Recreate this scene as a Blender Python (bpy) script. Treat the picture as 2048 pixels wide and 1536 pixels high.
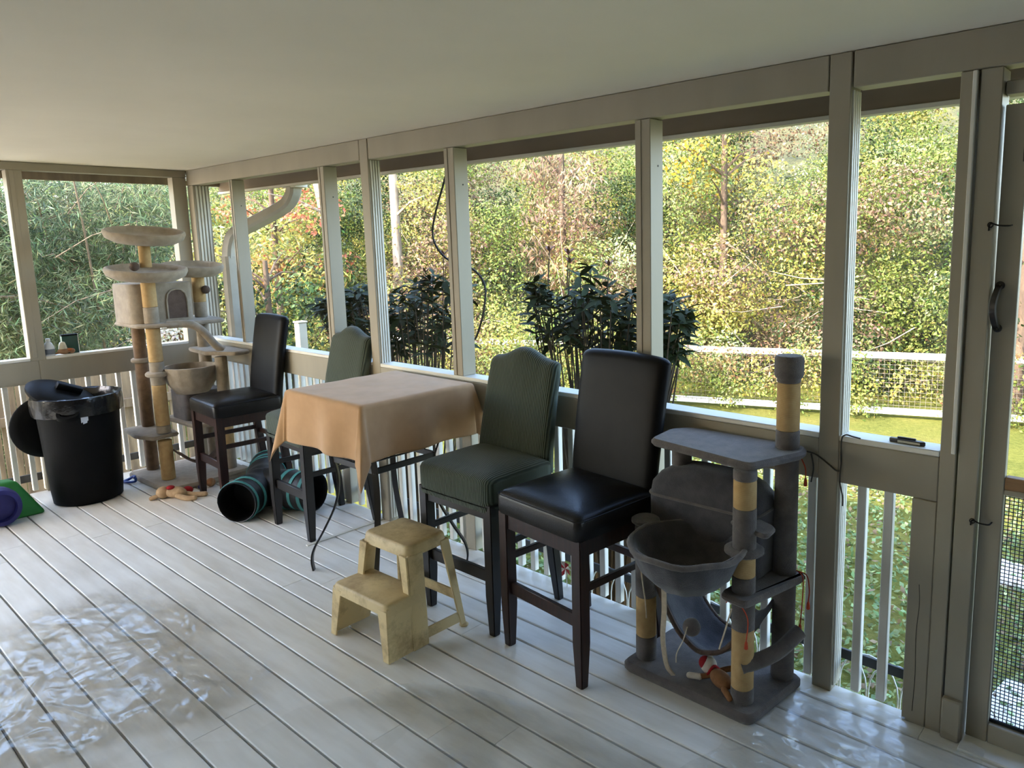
import bpy, bmesh, math, random
import numpy as np
from mathutils import Vector, Matrix, noise
from math import sin, cos, pi, radians, sqrt

random.seed(11)
for o in list(bpy.data.objects):
    bpy.data.objects.remove(o, do_unlink=True)
scene = bpy.context.scene
COL = scene.collection

# ------------------------------------------------------------------ camera
cam_data = bpy.data.cameras.new('camera')
cam = bpy.data.objects.new('camera', cam_data)
COL.objects.link(cam)
R_ = Vector((0.7609147, 0.6485344, -0.0202963))
U_ = Vector((-0.0833281, 0.1286932, 0.9881774))
F_ = Vector((-0.6434790, 0.7502274, -0.1519657))
mw = Matrix.Identity(4)
for i in range(3):
    mw[i][0], mw[i][1], mw[i][2] = R_[i], U_[i], -F_[i]
mw[0][3], mw[1][3], mw[2][3] = 6.71423, -2.75, 1.84357
cam.matrix_world = mw
cam_data.sensor_width = 36.0
cam_data.lens = 1476.567 / 2048 * 36
cam_data.shift_x = (1024 - 1155.136) / 2048
cam_data.shift_y = (705.858 - 768) / 2048
cam_data.clip_start = 0.05
cam_data.clip_end = 200
scene.camera = cam

# ------------------------------------------------------------------ light
SUN_DIR = Vector((0.16, 0.76, -0.63)).normalized()       # the way sunlight travels
world = bpy.data.worlds.new('sky')
scene.world = world
world.use_nodes = True
wn = world.node_tree
wn.nodes.clear()
sky = wn.nodes.new('ShaderNodeTexSky')
sky.sky_type = 'NISHITA'
sky.sun_disc = False
sky.sun_elevation = math.asin(-SUN_DIR.z)
sky.sun_rotation = math.atan2(-SUN_DIR.x, -SUN_DIR.y)
sky.air_density = 1.0
sky.dust_density = 1.5
bg = wn.nodes.new('ShaderNodeBackground')
bg.inputs['Strength'].default_value = 0.66
wo = wn.nodes.new('ShaderNodeOutputWorld')
wn.links.new(sky.outputs[0], bg.inputs['Color'])
wn.links.new(bg.outputs[0], wo.inputs['Surface'])

sun_data = bpy.data.lights.new('sun', 'SUN')
sun_data.energy = 5.6
sun_data.color = (1.0, 0.93, 0.82)
sun_data.angle = radians(0.7)
sun = bpy.data.objects.new('sun', sun_data)
COL.objects.link(sun)
sun.rotation_euler = SUN_DIR.to_track_quat('-Z', 'Y').to_euler()
sun.location = (2, -12, 14)

vs_ = scene.view_settings
vs_.view_transform = 'Standard'
vs_.look = 'None'
vs_.gamma = 1.0
vs_.use_curve_mapping = False
vs_.exposure = 1.62

# ------------------------------------------------------------------ materials
def lin(c):
    out = []
    for v in c[:3]:
        v = v / 255.0
        out.append(v / 12.92 if v <= 0.04045 else ((v + 0.055) / 1.055) ** 2.4)
    return (out[0], out[1], out[2], 1.0)

class NT:
    def __init__(self, name):
        self.m = bpy.data.materials.new(name)
        self.m.use_nodes = True
        self.t = self.m.node_tree
        self.t.nodes.clear()
        self.out = self.n('ShaderNodeOutputMaterial')
    def n(self, t, **kw):
        nd = self.t.nodes.new(t)
        for k, v in kw.items():
            if hasattr(nd, k):
                setattr(nd, k, v)
            else:
                nd.inputs[k].default_value = v
        return nd
    def l(self, a, b):
        self.t.links.new(a, b)
    def coords(self, kind='Object', scale=(1, 1, 1)):
        tc = self.n('ShaderNodeTexCoord')
        mp = self.n('ShaderNodeMapping')
        mp.inputs['Scale'].default_value = scale
        self.l(tc.outputs[kind], mp.inputs['Vector'])
        return mp.outputs[0]
    def noise(self, vec, scale, detail=4, rough=0.55):
        nz = self.n('ShaderNodeTexNoise')
        nz.inputs['Scale'].default_value = scale
        nz.inputs['Detail'].default_value = detail
        nz.inputs['Roughness'].default_value = rough
        self.l(vec, nz.inputs['Vector'])
        return nz.outputs[0]
    def ramp(self, fac, stops):
        r = self.n('ShaderNodeValToRGB')
        e = r.color_ramp.elements
        e[0].position, e[0].color = stops[0][0], stops[0][1]
        e[1].position, e[1].color = stops[-1][0], stops[-1][1]
        for p, c in stops[1:-1]:
            x = e.new(p)
            x.color = c
        self.l(fac, r.inputs[0])
        return r.outputs[0]
    def mix(self, fac, a, b, blend='MIX'):
        m = self.n('ShaderNodeMix', data_type='RGBA', blend_type=blend)
        if isinstance(fac, (int, float)):
            m.inputs[0].default_value = fac
        else:
            self.l(fac, m.inputs[0])
        for v, i in ((a, 6), (b, 7)):
            if isinstance(v, tuple):
                m.inputs[i].default_value = v
            else:
                self.l(v, m.inputs[i])
        return m.outputs[2]
    def bump(self, h, strength, dist=0.01, normal=None):
        b = self.n('ShaderNodeBump')
        b.inputs['Strength'].default_value = strength
        b.inputs['Distance'].default_value = dist
        self.l(h, b.inputs['Height'])
        if normal is not None:
            self.l(normal, b.inputs['Normal'])
        return b.outputs[0]
    def pbr(self, col, rough=0.6, normal=None, metal=0.0, spec=0.5, sheen=0.0, coat=0.0):
        p = self.n('ShaderNodeBsdfPrincipled')
        if isinstance(col, tuple):
            p.inputs['Base Color'].default_value = col
        else:
            self.l(col, p.inputs['Base Color'])
        if isinstance(rough, (int, float)):
            p.inputs['Roughness'].default_value = rough
        else:
            self.l(rough, p.inputs['Roughness'])
        p.inputs['Metallic'].default_value = metal
        p.inputs['Specular IOR Level'].default_value = spec
        p.inputs['Sheen Weight'].default_value = sheen
        p.inputs['Coat Weight'].default_value = coat
        if normal is not None:
            self.l(normal, p.inputs['Normal'])
        self.l(p.outputs[0], self.out.inputs['Surface'])
        return p

MATS = {}
def simple(name, c1, c2=None, rough=0.6, scale=6, detail=4, bump=0.0, bscale=None, bdist=0.004,
           stretch=(1, 1, 1), metal=0.0, spec=0.5, sheen=0.0, lo=0.35, hi=0.65):
    t = NT(name)
    v = t.coords('Object', stretch)
    nz = t.noise(v, scale, detail)
    col = t.ramp(nz, [(lo, lin(c1)), (hi, lin(c2 or c1))])
    nrm = None
    if bump:
        nrm = t.bump(t.noise(v, bscale or scale * 4, 3), bump, bdist)
    t.pbr(col, rough, nrm, metal, spec, sheen)
    MATS[name] = t.m
    return t.m

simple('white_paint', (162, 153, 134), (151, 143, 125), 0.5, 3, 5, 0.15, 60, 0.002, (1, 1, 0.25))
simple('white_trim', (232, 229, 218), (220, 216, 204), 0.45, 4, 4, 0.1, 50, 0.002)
simple('ceiling_paint', (238, 226, 202), (232, 220, 196), 0.85, 1.2, 3, 0.05, 60, 0.002)
simple('soffit_paint', (196, 198, 204), (186, 188, 196), 0.8, 3, 3)
simple('fascia_board', (140, 122, 98), (116, 100, 80), 0.8, 2, 5, 0.25, 30, 0.003, (0.3, 6, 1))
simple('drip_metal', (214, 206, 190), (205, 197, 180), 0.5, 3)
simple('black_plastic', (9, 9, 9), (15, 15, 14), 0.55, 5, 3, 0.15, 60, spec=0.12)
simple('black_strip', (10, 10, 11), (16, 16, 16), 0.5, 5)
simple('black_metal', (22, 20, 19), (32, 28, 26), 0.42, 12, 4, 0.1, 90, metal=0.0, spec=0.5)
simple('black_bag', (10, 10, 12), (16, 16, 19), 0.22, 6, 4, 0.5, 22, 0.006)
simple('dark_wood', (50, 26, 20), (34, 17, 13), 0.38, 10, 5, 0.12, 60, 0.001, (6, 6, 0.6))
simple('espresso_wood', (26, 18, 15), (18, 12, 10), 0.4, 10, 5, 0.1, 60, 0.001, (6, 6, 0.6))
simple('hook_metal', (48, 44, 40), (36, 33, 30), 0.45, 20, metal=0.8)
simple('cloth_tan', (198, 156, 112), (186, 145, 101), 0.85, 7, 4, 0.2, 240, 0.0006, sheen=0.2)
simple('tunnel_black', (13, 14, 16), (20, 21, 24), 0.5, 12, 4, 0.5, 40, 0.004)
simple('tunnel_teal', (76, 150, 146), (64, 134, 132), 0.6, 10, 3)
simple('toy_blue', (34, 34, 108), (28, 28, 92), 0.6, 6, 3, 0.3, 18)
simple('toy_green', (36, 128, 46), (28, 112, 38), 0.6, 6, 3, 0.3, 18)
simple('plush_tan', (206, 176, 138), (188, 156, 118), 0.95, 30, 3, 0.5, 160, 0.003)
simple('plush_brown', (150, 104, 66), (132, 90, 56), 0.95, 40, 3, 0.5, 160, 0.003)
simple('plush_white', (226, 216, 200), (212, 202, 186), 0.95, 30, 3, 0.5, 160, 0.003)
simple('plush_red', (168, 30, 36), (150, 24, 30), 0.9, 30, 3, 0.4, 160, 0.003)
simple('string_beige', (206, 190, 164), (190, 174, 148), 0.9, 60)
simple('string_dark', (70, 66, 60), (56, 52, 46), 0.8, 60)
simple('red_tassel', (190, 74, 40), (168, 58, 34), 0.9, 40)
simple('cat_grey', (106, 98, 93), (88, 82, 79), 0.98, 22, 4, 0.7, 260, 0.004, sheen=0.25)
simple('cat_grey_blue', (76, 73, 75), (60, 58, 62), 0.98, 18, 4, 0.6, 220, 0.004, sheen=0.25)
simple('cat_tan', (164, 149, 128), (146, 132, 112), 0.98, 20, 4, 0.7, 260, 0.004, sheen=0.25)
simple('cat_brown', (140, 112, 84), (120, 96, 72), 0.98, 20, 4, 0.7, 260, 0.004, sheen=0.2)
simple('cat_tan_dark', (104, 86, 74), (88, 72, 62), 0.98, 20, 4, 0.7, 260, 0.004)
simple('cord_black', (24, 22, 20), (30, 28, 26), 0.6, 20)
simple('bottle_plastic', (220, 226, 232), (208, 214, 222), 0.25, 6)
simple('bottle_label', (120, 128, 140), (104, 112, 126), 0.5, 6)
simple('tin_green', (26, 74, 62), (20, 62, 52), 0.4, 6)
simple('clay', (170, 136, 102), (146, 108, 80), 0.8, 14, 4, 0.3, 50)
simple('clay_orange', (188, 116, 66), (160, 92, 50), 0.8, 14)
simple('blue_plastic', (36, 74, 164), (28, 62, 146), 0.35, 6)
simple('grey_tool', (58, 56, 54), (46, 44, 42), 0.4, 16)
simple('pale_handle', (206, 200, 176), (190, 184, 160), 0.5, 16)
simple('pvc_white', (240, 238, 232), (228, 226, 218), 0.45, 4)
simple('galvanised', (150, 140, 130), (134, 124, 114), 0.5, 30, metal=0.4)
simple('downspout_paint', (176, 168, 152), (158, 150, 134), 0.45, 3, 4, 0.1, 30)
simple('fence_wood', (150, 128, 100), (112, 94, 74), 0.85, 5, 5, 0.35, 40, 0.004, (3, 3, 0.5))
simple('bark_pale', (186, 168, 146), (140, 120, 100), 0.9, 7, 5, 0.5, 20, 0.02, (1, 1, 0.4))
simple('bark_brown', (108, 88, 68), (78, 62, 48), 0.9, 7, 5, 0.6, 20, 0.02, (1, 1, 0.4))
simple('stem_brown', (78, 66, 50), (60, 50, 38), 0.85, 10)
simple('asphalt', (96, 92, 88), (80, 76, 72), 0.9, 5, 6, 0.2, 40)
simple('concrete', (206, 204, 200), (184, 182, 178), 0.85, 5, 6, 0.2, 40)
simple('house_siding', (128, 112, 96), (116, 100, 86), 0.7, 3, 4)
simple('roof_shingle', (84, 80, 76), (64, 60, 58), 0.9, 14, 5)
simple('door_wood', (146, 112, 76), (124, 92, 60), 0.6, 8, 4, 0.1, 40, 0.002, (1, 6, 6))
simple('pink_ball', (196, 96, 104), (180, 84, 92), 0.6, 5)

# painted deck boards: worn cream paint, grime in streaks along the boards
t = NT('deck_paint')
v = t.coords('Object', (0.7, 5, 1))
oi = t.n('ShaderNodeObjectInfo')
base = t.ramp(t.noise(v, 3.0, 6), [(0.32, lin((228, 223, 212))), (0.62, lin((242, 239, 231)))])
v2 = t.coords('Object', (1, 1, 1))
speck = t.ramp(t.noise(v2, 40, 5, 0.7), [(0.66, (0, 0, 0, 1)), (0.76, (1, 1, 1, 1))])
dirt = t.ramp(t.noise(v2, 2.2, 5), [(0.52, (0, 0, 0, 1)), (0.78, (1, 1, 1, 1))])
c = t.mix(0.0, base, lin((150, 138, 120)))
mm = t.n('ShaderNodeMath', operation='MULTIPLY')
t.l(dirt, mm.inputs[0]); mm.inputs[1].default_value = 0.22
c = t.mix(mm.outputs[0], base, lin((166, 154, 134)))
mm2 = t.n('ShaderNodeMath', operation='MULTIPLY')
t.l(speck, mm2.inputs[0]); mm2.inputs[1].default_value = 0.22
c = t.mix(mm2.outputs[0], c, lin((120, 112, 100)))
mr = t.n('ShaderNodeMapRange')
mr.inputs['To Min'].default_value = 0.90; mr.inputs['To Max'].default_value = 1.0
t.l(oi.outputs['Random'], mr.inputs['Value'])
hsv = t.n('ShaderNodeHueSaturation')
t.l(c, hsv.inputs['Color']); t.l(mr.outputs[0], hsv.inputs['Value'])
t.pbr(hsv.outputs[0], 0.36, t.bump(t.noise(v, 14, 5), 0.18, 0.003))
MATS['deck_paint'] = t.m
simple('deck_under', (60, 54, 46), (44, 40, 34), 0.9, 5)

# black leather
t = NT('leather')
v = t.coords('Object')
vor = t.n('ShaderNodeTexVoronoi'); vor.inputs['Scale'].default_value = 150; t.l(v, vor.inputs['Vector'])
nz = t.noise(v, 9, 4)
col = t.ramp(nz, [(0.35, lin((17, 15, 15))), (0.7, lin((27, 24, 23)))])
rg = t.n('ShaderNodeMapRange'); rg.inputs['To Min'].default_value = 0.26; rg.inputs['To Max'].default_value = 0.42
t.l(nz, rg.inputs['Value'])
b1 = t.bump(vor.outputs['Distance'], 0.25, 0.0012)
t.pbr(col, rg.outputs[0], t.bump(t.noise(v, 7, 3), 0.25, 0.01, b1), spec=0.32)
MATS['leather'] = t.m
simple('leather_back', (12, 11, 11), (19, 17, 16), 0.5, 9, 4, 0.25, 120, 0.001, spec=0.16)  # backrest copy of the leather, colour and gloss lowered against reflected light

# ribbed stretch slipcover
def ribbed(name, c1, c2, sc=560):
    t = NT(name)
    v = t.coords('Object')
    w = t.n('ShaderNodeTexWave', wave_type='BANDS', bands_direction='X')
    w.inputs['Scale'].default_value = sc / 6.283 * 1.0
    w.inputs['Distortion'].default_value = 0.6
    w.inputs['Detail'].default_value = 0
    t.l(v, w.inputs['Vector'])
    col = t.ramp(w.outputs['Fac'], [(0.1, lin(c2)), (0.8, lin(c1))])
    t.pbr(col, 0.9, t.bump(w.outputs['Fac'], 0.7, 0.004), spec=0.2, sheen=0.25)
    MATS[name] = t.m
ribbed('green_rib', (84, 94, 82), (54, 62, 52), 190)

# sisal rope wrap
t = NT('sisal')
v = t.coords('Object')
w = t.n('ShaderNodeTexWave', wave_type='BANDS', bands_direction='Z')
w.inputs['Scale'].default_value = 85; w.inputs['Distortion'].default_value = 1.5
t.l(v, w.inputs['Vector'])
col = t.ramp(w.outputs['Fac'], [(0.1, lin((176, 142, 94))), (0.8, lin((206, 174, 124)))])
col = t.mix(0.25, col, t.ramp(t.noise(v, 30, 4), [(0.3, lin((156, 124, 82))), (0.7, lin((216, 188, 140)))]))
t.pbr(col, 0.95, t.bump(w.outputs['Fac'], 0.35, 0.003), spec=0.1)
MATS['sisal'] = t.m

# cream step-stool plastic, scuffed
t = NT('stool_plastic')
v = t.coords('Object')
scuff = t.ramp(t.noise(v, 7, 7, 0.7), [(0.5, (0, 0, 0, 1)), (0.72, (1, 1, 1, 1))])
col = t.mix(scuff, lin((226, 202, 150)), lin((168, 142, 100)))
geo = t.n('ShaderNodeNewGeometry')
sx = t.n('ShaderNodeSeparateXYZ'); t.l(geo.outputs['Normal'], sx.inputs[0])
pw = t.n('ShaderNodeMath', operation='MULTIPLY'); t.l(sx.outputs['Z'], pw.inputs[0])
g2 = t.ramp(t.noise(v, 5, 6, 0.65), [(0.3, (0.15, 0.15, 0.15, 1)), (0.6, (0.6, 0.6, 0.6, 1))])
t.l(g2, pw.inputs[1])
cl = t.n('ShaderNodeClamp'); t.l(pw.outputs[0], cl.inputs[0])
col = t.mix(cl.outputs[0], col, lin((138, 112, 76)))
t.pbr(col, 0.5, t.bump(t.noise(v, 60, 3), 0.1, 0.002), spec=0.4)
MATS['stool_plastic'] = t.m

# insect screen: fine dark weave
def screen_mat(name, cover, col):
    t = NT(name)
    tr = t.n('ShaderNodeBsdfTransparent')
    df = t.n('ShaderNodeBsdfDiffuse'); df.inputs['Color'].default_value = lin(col)
    mx = t.n('ShaderNodeMixShader')
    v = t.coords('Object')
    w1 = t.n('ShaderNodeTexWave', wave_type='BANDS', bands_direction='X'); w1.inputs['Scale'].default_value = 120
    w2 = t.n('ShaderNodeTexWave', wave_type='BANDS', bands_direction='Z'); w2.inputs['Scale'].default_value = 120
    t.l(v, w1.inputs['Vector']); t.l(v, w2.inputs['Vector'])
    a = t.n('ShaderNodeMath', operation='MAXIMUM'); t.l(w1.outputs['Fac'], a.inputs[0]); t.l(w2.outputs['Fac'], a.inputs[1])
    r = t.n('ShaderNodeMapRange'); r.inputs['From Min'].default_value = 0.4; r.inputs['From Max'].default_value = 1.0
    r.inputs['To Min'].default_value = cover * 0.6; r.inputs['To Max'].default_value = cover * 1.4
    t.l(a.outputs[0], r.inputs['Value'])
    t.l(r.outputs[0], mx.inputs[0])
    t.l(tr.outputs[0], mx.inputs[1]); t.l(df.outputs[0], mx.inputs[2])
    t.l(mx.outputs[0], t.out.inputs['Surface'])
    MATS[name] = t.m
screen_mat('insect_screen', 0.14, (70, 70, 66))

# clear plastic sheeting: lies nearly invisible where it clings, crumple mask adds gloss and white for glints
t = NT('clear_plastic')
tr = t.n('ShaderNodeBsdfTransparent'); tr.inputs['Color'].default_value = (0.995, 0.995, 0.99, 1)
gl = t.n('ShaderNodeBsdfGlossy'); gl.inputs['Roughness'].default_value = 0.05
df = t.n('ShaderNodeBsdfDiffuse'); df.inputs['Color'].default_value = (0.97, 0.97, 0.97, 1)
v0 = t.coords('Object')
v = t.coords('Object', (1.0, 2.4, 1))
dist = t.n('ShaderNodeTexNoise'); dist.inputs['Scale'].default_value = 3.0; t.l(v, dist.inputs['Vector'])
vm = t.n('ShaderNodeMix', data_type='RGBA', blend_type='LINEAR_LIGHT'); vm.inputs[0].default_value = 0.12
t.l(v, vm.inputs[6]); t.l(dist.outputs['Color'], vm.inputs[7])
vor = t.n('ShaderNodeTexVoronoi'); vor.inputs['Scale'].default_value = 13.0; t.l(vm.outputs[2], vor.inputs['Vector'])
nb = t.bump(t.noise(v, 22, 5, 0.6), 0.10, 0.010)
t.l(nb, gl.inputs['Normal'])
fr = t.n('ShaderNodeFresnel'); fr.inputs['IOR'].default_value = 1.45
t.l(nb, fr.inputs['Normal'])
pa = t.n('ShaderNodeAttribute'); pa.attribute_name = 'crumple'
patch = pa.outputs['Fac']
streak = t.ramp(t.noise(t.coords('Object', (1.0, 3.0, 1)), 9, 7, 0.72), [(0.40, (0.15, 0.15, 0.15, 1)), (0.62, (1, 1, 1, 1))])
mk = t.n('ShaderNodeMath', operation='MULTIPLY'); t.l(patch, mk.inputs[0]); t.l(streak, mk.inputs[1])
fa = t.n('ShaderNodeMath', operation='MULTIPLY_ADD'); t.l(fr.outputs[0], fa.inputs[0]); fa.inputs[1].default_value = 1.15; fa.inputs[2].default_value = 0.015
fb = t.n('ShaderNodeMath', operation='MULTIPLY_ADD'); t.l(fa.outputs[0], fb.inputs[0]); t.l(mk.outputs[0], fb.inputs[1]); fb.inputs[2].default_value = 0.008
m1 = t.n('ShaderNodeMixShader')
dm = t.n('ShaderNodeMath', operation='MULTIPLY_ADD'); t.l(mk.outputs[0], dm.inputs[0]); dm.inputs[1].default_value = 0.06; dm.inputs[2].default_value = 0.02
t.l(dm.outputs[0], m1.inputs[0])
t.l(tr.outputs[0], m1.inputs[1]); t.l(df.outputs[0], m1.inputs[2])
m2 = t.n('ShaderNodeMixShader')
t.l(fb.outputs[0], m2.inputs[0]); t.l(m1.outputs[0], m2.inputs[1]); t.l(gl.outputs[0], m2.inputs[2])
t.l(m2.outputs[0], t.out.inputs['Surface'])
MATS['clear_plastic'] = t.m

# leaves: colour kept per leaf in an attribute
def leaf_mat(name, transl=0.35, rough=0.55, spec=0.3):
    t = NT(name)
    at = t.n('ShaderNodeAttribute'); at.attribute_name = 'leafcol'
    p = t.pbr(at.outputs['Color'], rough, spec=spec)
    tl = t.n('ShaderNodeBsdfTranslucent')
    t.l(at.outputs['Color'], tl.inputs['Color'])
    mx = t.n('ShaderNodeMixShader'); mx.inputs[0].default_value = transl
    t.l(p.outputs[0], mx.inputs[1]); t.l(tl.outputs[0], mx.inputs[2])
    t.l(mx.outputs[0], t.out.inputs['Surface'])
    MATS[name] = t.m
leaf_mat('leaves')
leaf_mat('leaves_thin', 0.3, 0.6, 0.25)
simple('glossy_leaf', (32, 42, 20), (46, 56, 28), 0.6, 9, 3, 0.2, 30, spec=0.12)
simple('bud_red', (120, 84, 70), (98, 70, 58), 0.7, 9)

# lawn
t = NT('lawn_grass')
v = t.coords('Object')
n1 = t.noise(v, 1.1, 6)
n2 = t.noise(v, 16, 6, 0.75)
c1 = t.ramp(n1, [(0.3, lin((94, 102, 42))), (0.5, lin((122, 122, 54))), (0.72, lin((146, 132, 72)))])
c2 = t.ramp(n2, [(0.3, lin((56, 70, 30))), (0.7, lin((144, 140, 76)))])
t.pbr(t.mix(0.5, c1, c2), 0.95, t.bump(n2, 1.0, 0.06), spec=0.05)
MATS['lawn_grass'] = t.m
simple('earth', (84, 80, 44), (56, 58, 30), 0.95, 1.2, 6, 0.8, 12, 0.08)

# ------------------------------------------------------------------ object helpers
def link(o, parent=None):
    COL.objects.link(o)
    if parent is not None:
        o.parent = parent
    return o

def finish(me, mat, smooth):
    if mat is not None:
        me.materials.append(MATS[mat])
    if smooth:
        me.polygons.foreach_set('use_smooth', [True] * len(me.polygons))
        me.set_sharp_from_angle(angle=radians(smooth))
    return me

def new(name, bm, mat, parent=None, smooth=40, loc=None):
    bmesh.ops.recalc_face_normals(bm, faces=bm.faces)
    me = bpy.data.meshes.new(name)
    bm.to_mesh(me)
    bm.free()
    finish(me, mat, smooth)
    o = bpy.data.objects.new(name, me)
    link(o, parent)
    if loc:
        o.location = loc
    return o

def tag(o, label, cat, group=None, kind=None):
    o['label'] = label
    o['category'] = cat
    if group:
        o['group'] = group
    if kind:
        o['kind'] = kind
    return o

def thing(name, label, cat, loc=(0, 0, 0), rz=0.0, group=None):
    o = bpy.data.objects.new(name, None)
    o.empty_display_size = 0.1
    COL.objects.link(o)
    o.location = loc
    o.rotation_euler = (0, 0, rz)
    return tag(o, label, cat, group)

def struct(name, bm=None, mat=None, smooth=30):
    if bm is None:
        o = bpy.data.objects.new(name, None)
        COL.objects.link(o)
    else:
        o = new(name, bm, mat, None, smooth)
    o['kind'] = 'structure'
    return o

def BM():
    return bmesh.new()

QF = ((0, 3, 2, 1), (4, 5, 6, 7), (0, 1, 5, 4), (1, 2, 6, 5), (2, 3, 7, 6), (3, 0, 4, 7))
def hexa(bm, b4, t4, bev=0.0, seg=2, M=None):
    vs = []
    for p in list(b4) + list(t4):
        p = Vector(p)
        vs.append(bm.verts.new(M @ p if M is not None else p))
    fs = [bm.faces.new([vs[i] for i in q]) for q in QF]
    if bev:
        es = set()
        for f in fs:
            es.update(f.edges)
        bmesh.ops.bevel(bm, geom=list(es), offset=bev, segments=seg, affect='EDGES', profile=0.5, clamp_overlap=True)

def box(bm, x0, x1, y0, y1, z0, z1, bev=0.0, seg=2, M=None):
    hexa(bm, [(x0, y0, z0), (x1, y0, z0), (x1, y1, z0), (x0, y1, z0)],
         [(x0, y0, z1), (x1, y0, z1), (x1, y1, z1), (x0, y1, z1)], bev, seg, M)

def loft(bm, rings, cap=True, closed=True):
    R = [[bm.verts.new(p) for p in r] for r in rings]
    n = len(R[0])
    for a, b in zip(R[:-1], R[1:]):
        for i in range(n if closed else n - 1):
            j = (i + 1) % n
            bm.faces.new((a[i], a[j], b[j], b[i]))
    if cap and closed:
        bm.faces.new(list(reversed(R[0])))
        bm.faces.new(R[-1])
    return R

def spline(pts, n=6):
    """Catmull-Rom through the points"""
    P = [Vector(p) for p in pts]
    P = [2 * P[0] - P[1]] + P + [2 * P[-1] - P[-2]]
    out = []
    for i in range(1, len(P) - 2):
        for k in range(n):
            t = k / n
            a, b, c, d = P[i - 1], P[i], P[i + 1], P[i + 2]
            out.append(0.5 * ((2 * b) + (c - a) * t + (2 * a - 5 * b + 4 * c - d) * t * t + (3 * b - a - 3 * c + d) * t ** 3))
    out.append(P[-2])
    return out

def tube(bm, pts, r, seg=8, cap=True, prof=None, up=None):
    P = [Vector(p) for p in pts]
    n = len(P)
    T = []
    for i in range(n):
        d = P[min(i + 1, n - 1)] - P[max(i - 1, 0)]
        T.append(d.normalized() if d.length > 1e-9 else Vector((0, 0, 1)))
    nrm = up if up is not None else (Vector((0, 0, 1)) if abs(T[0].z) < 0.9 else Vector((0, 1, 0)))
    nrm = Vector(nrm)
    rings = []
    for i in range(n):
        nrm = nrm - T[i] * nrm.dot(T[i])
        if nrm.length < 1e-6:
            nrm = T[i].orthogonal()
        nrm.normalize()
        bn = T[i].cross(nrm)
        rr = r[i] if isinstance(r, (list, tuple)) else r
        if prof:
            rings.append([P[i] + nrm * (a * rr) + bn * (b * rr) for a, b in prof])
        else:
            rings.append([P[i] + (nrm * cos(2 * pi * k / seg) + bn * sin(2 * pi * k / seg)) * rr for k in range(seg)])
    loft(bm, rings, cap)

RECT = lambda a, b: [(a, b), (a, -b), (-a, -b), (-a, b)]

def lathe(bm, prof, seg=24, c=(0, 0, 0), sx=1.0, sy=1.0, cap=True, wob=None):
    rings = []
    for j, (r, z) in enumerate(prof):
        ring = []
        for k in range(seg):
            a = 2 * pi * k / seg
            rr = r * (1 + (wob(a, j) if wob else 0))
            ring.append(Vector((c[0] + cos(a) * rr * sx, c[1] + sin(a) * rr * sy, c[2] + z)))
        rings.append(ring)
    loft(bm, rings, cap)

def ball(bm, c, rx, ry=None, rz=None, sub=3, M=None):
    ry = rx if ry is None else ry
    rz = rx if rz is None else rz
    m = Matrix.Translation(c) @ (M if M is not None else Matrix.Identity(4)) @ Matrix.Diagonal((rx, ry, rz, 1))
    bmesh.ops.create_icosphere(bm, subdivisions=sub, radius=1.0, matrix=m)

def surf(bm, nu, nv, fn):
    V = [[bm.verts.new(fn(i / nu, j / nv)) for j in range(nv + 1)] for i in range(nu + 1)]
    for i in range(nu):
        for j in range(nv):
            bm.faces.new((V[i][j], V[i + 1][j], V[i + 1][j + 1], V[i][j + 1]))

def rounded_poly(pts, rad, n=5):
    """2-D polygon with rounded corners"""
    out = []
    m = len(pts)
    for i in range(m):
        p = Vector(pts[i]); a = Vector(pts[i - 1]); b = Vector(pts[(i + 1) % m])
        da = (a - p).normalized(); db = (b - p).normalized()
        s = p + da * rad; e = p + db * rad
        for k in range(n + 1):
            t = k / n
            out.append((s * (1 - t) + p * t) * (1 - t) + (p * (1 - t) + e * t) * t)
    return out

def slab(bm, poly, z0, z1, edge=0.008):
    """flat board from a 2-D outline with softened edges"""
    c = Vector((sum(p[0] for p in poly) / len(poly), sum(p[1] for p in poly) / len(poly)))
    def ring(s, z):
        r = []
        for p in poly:
            d = Vector((p[0], p[1])) - c
            L = d.length
            q = c + d * ((L - s) / L)
            r.append(Vector((q.x, q.y, z)))
        return r
    loft(bm, [ring(edge, z0), ring(0, z0 + edge), ring(0, z1 - edge), ring(edge, z1)])
# ------------------------------------------------------------------ the porch itself
CEIL = 2.49
HEAD = 2.362
SILL = 1.075
RAILB = 0.888
XMAX = 9.6
YMIN = -4.5

# floor: dark joists below, every deck board its own piece
bm = BM()
for k in range(14):
    x = 0.1 + k * 0.7
    box(bm, x, x + 0.04, YMIN, 0.1, -0.22, -0.032)
box(bm, -0.02, XMAX, YMIN, 0.12, -0.24, -0.2)
floor = struct('floor', bm, 'deck_under')
BW, BG = 0.1436, 0.0095
def deck_board(x0, x1, y1):
    y0 = y1 - BW + BG
    c = 0.0035
    z1, z0 = 0.0, -0.03
    bm = BM()
    L = (x1 - x0) / 2
    W = (y1 - y0) / 2
    ring = lambda yy, z: (yy, z)
    prof = [(-W, z0), (W, z0), (W, z1 - c), (W - c, z1), (-W + c, z1), (-W, z1 - c)]
    loft(bm, [[Vector((-L, p[0], p[1])) for p in prof], [Vector((L, p[0], p[1])) for p in prof]])
    new('deck_board', bm, 'deck_paint', floor, 20, ((x0 + x1) / 2, (y0 + y1) / 2, random.uniform(-0.0012, 0.0008)))
y = 0.06 + 0.0
row = 0
rng = random.Random(5)
JOINTS = {8: [4.62], 6: [3.0], 11: [3.9], 4: [4.15], 2: [2.2]}
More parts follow.
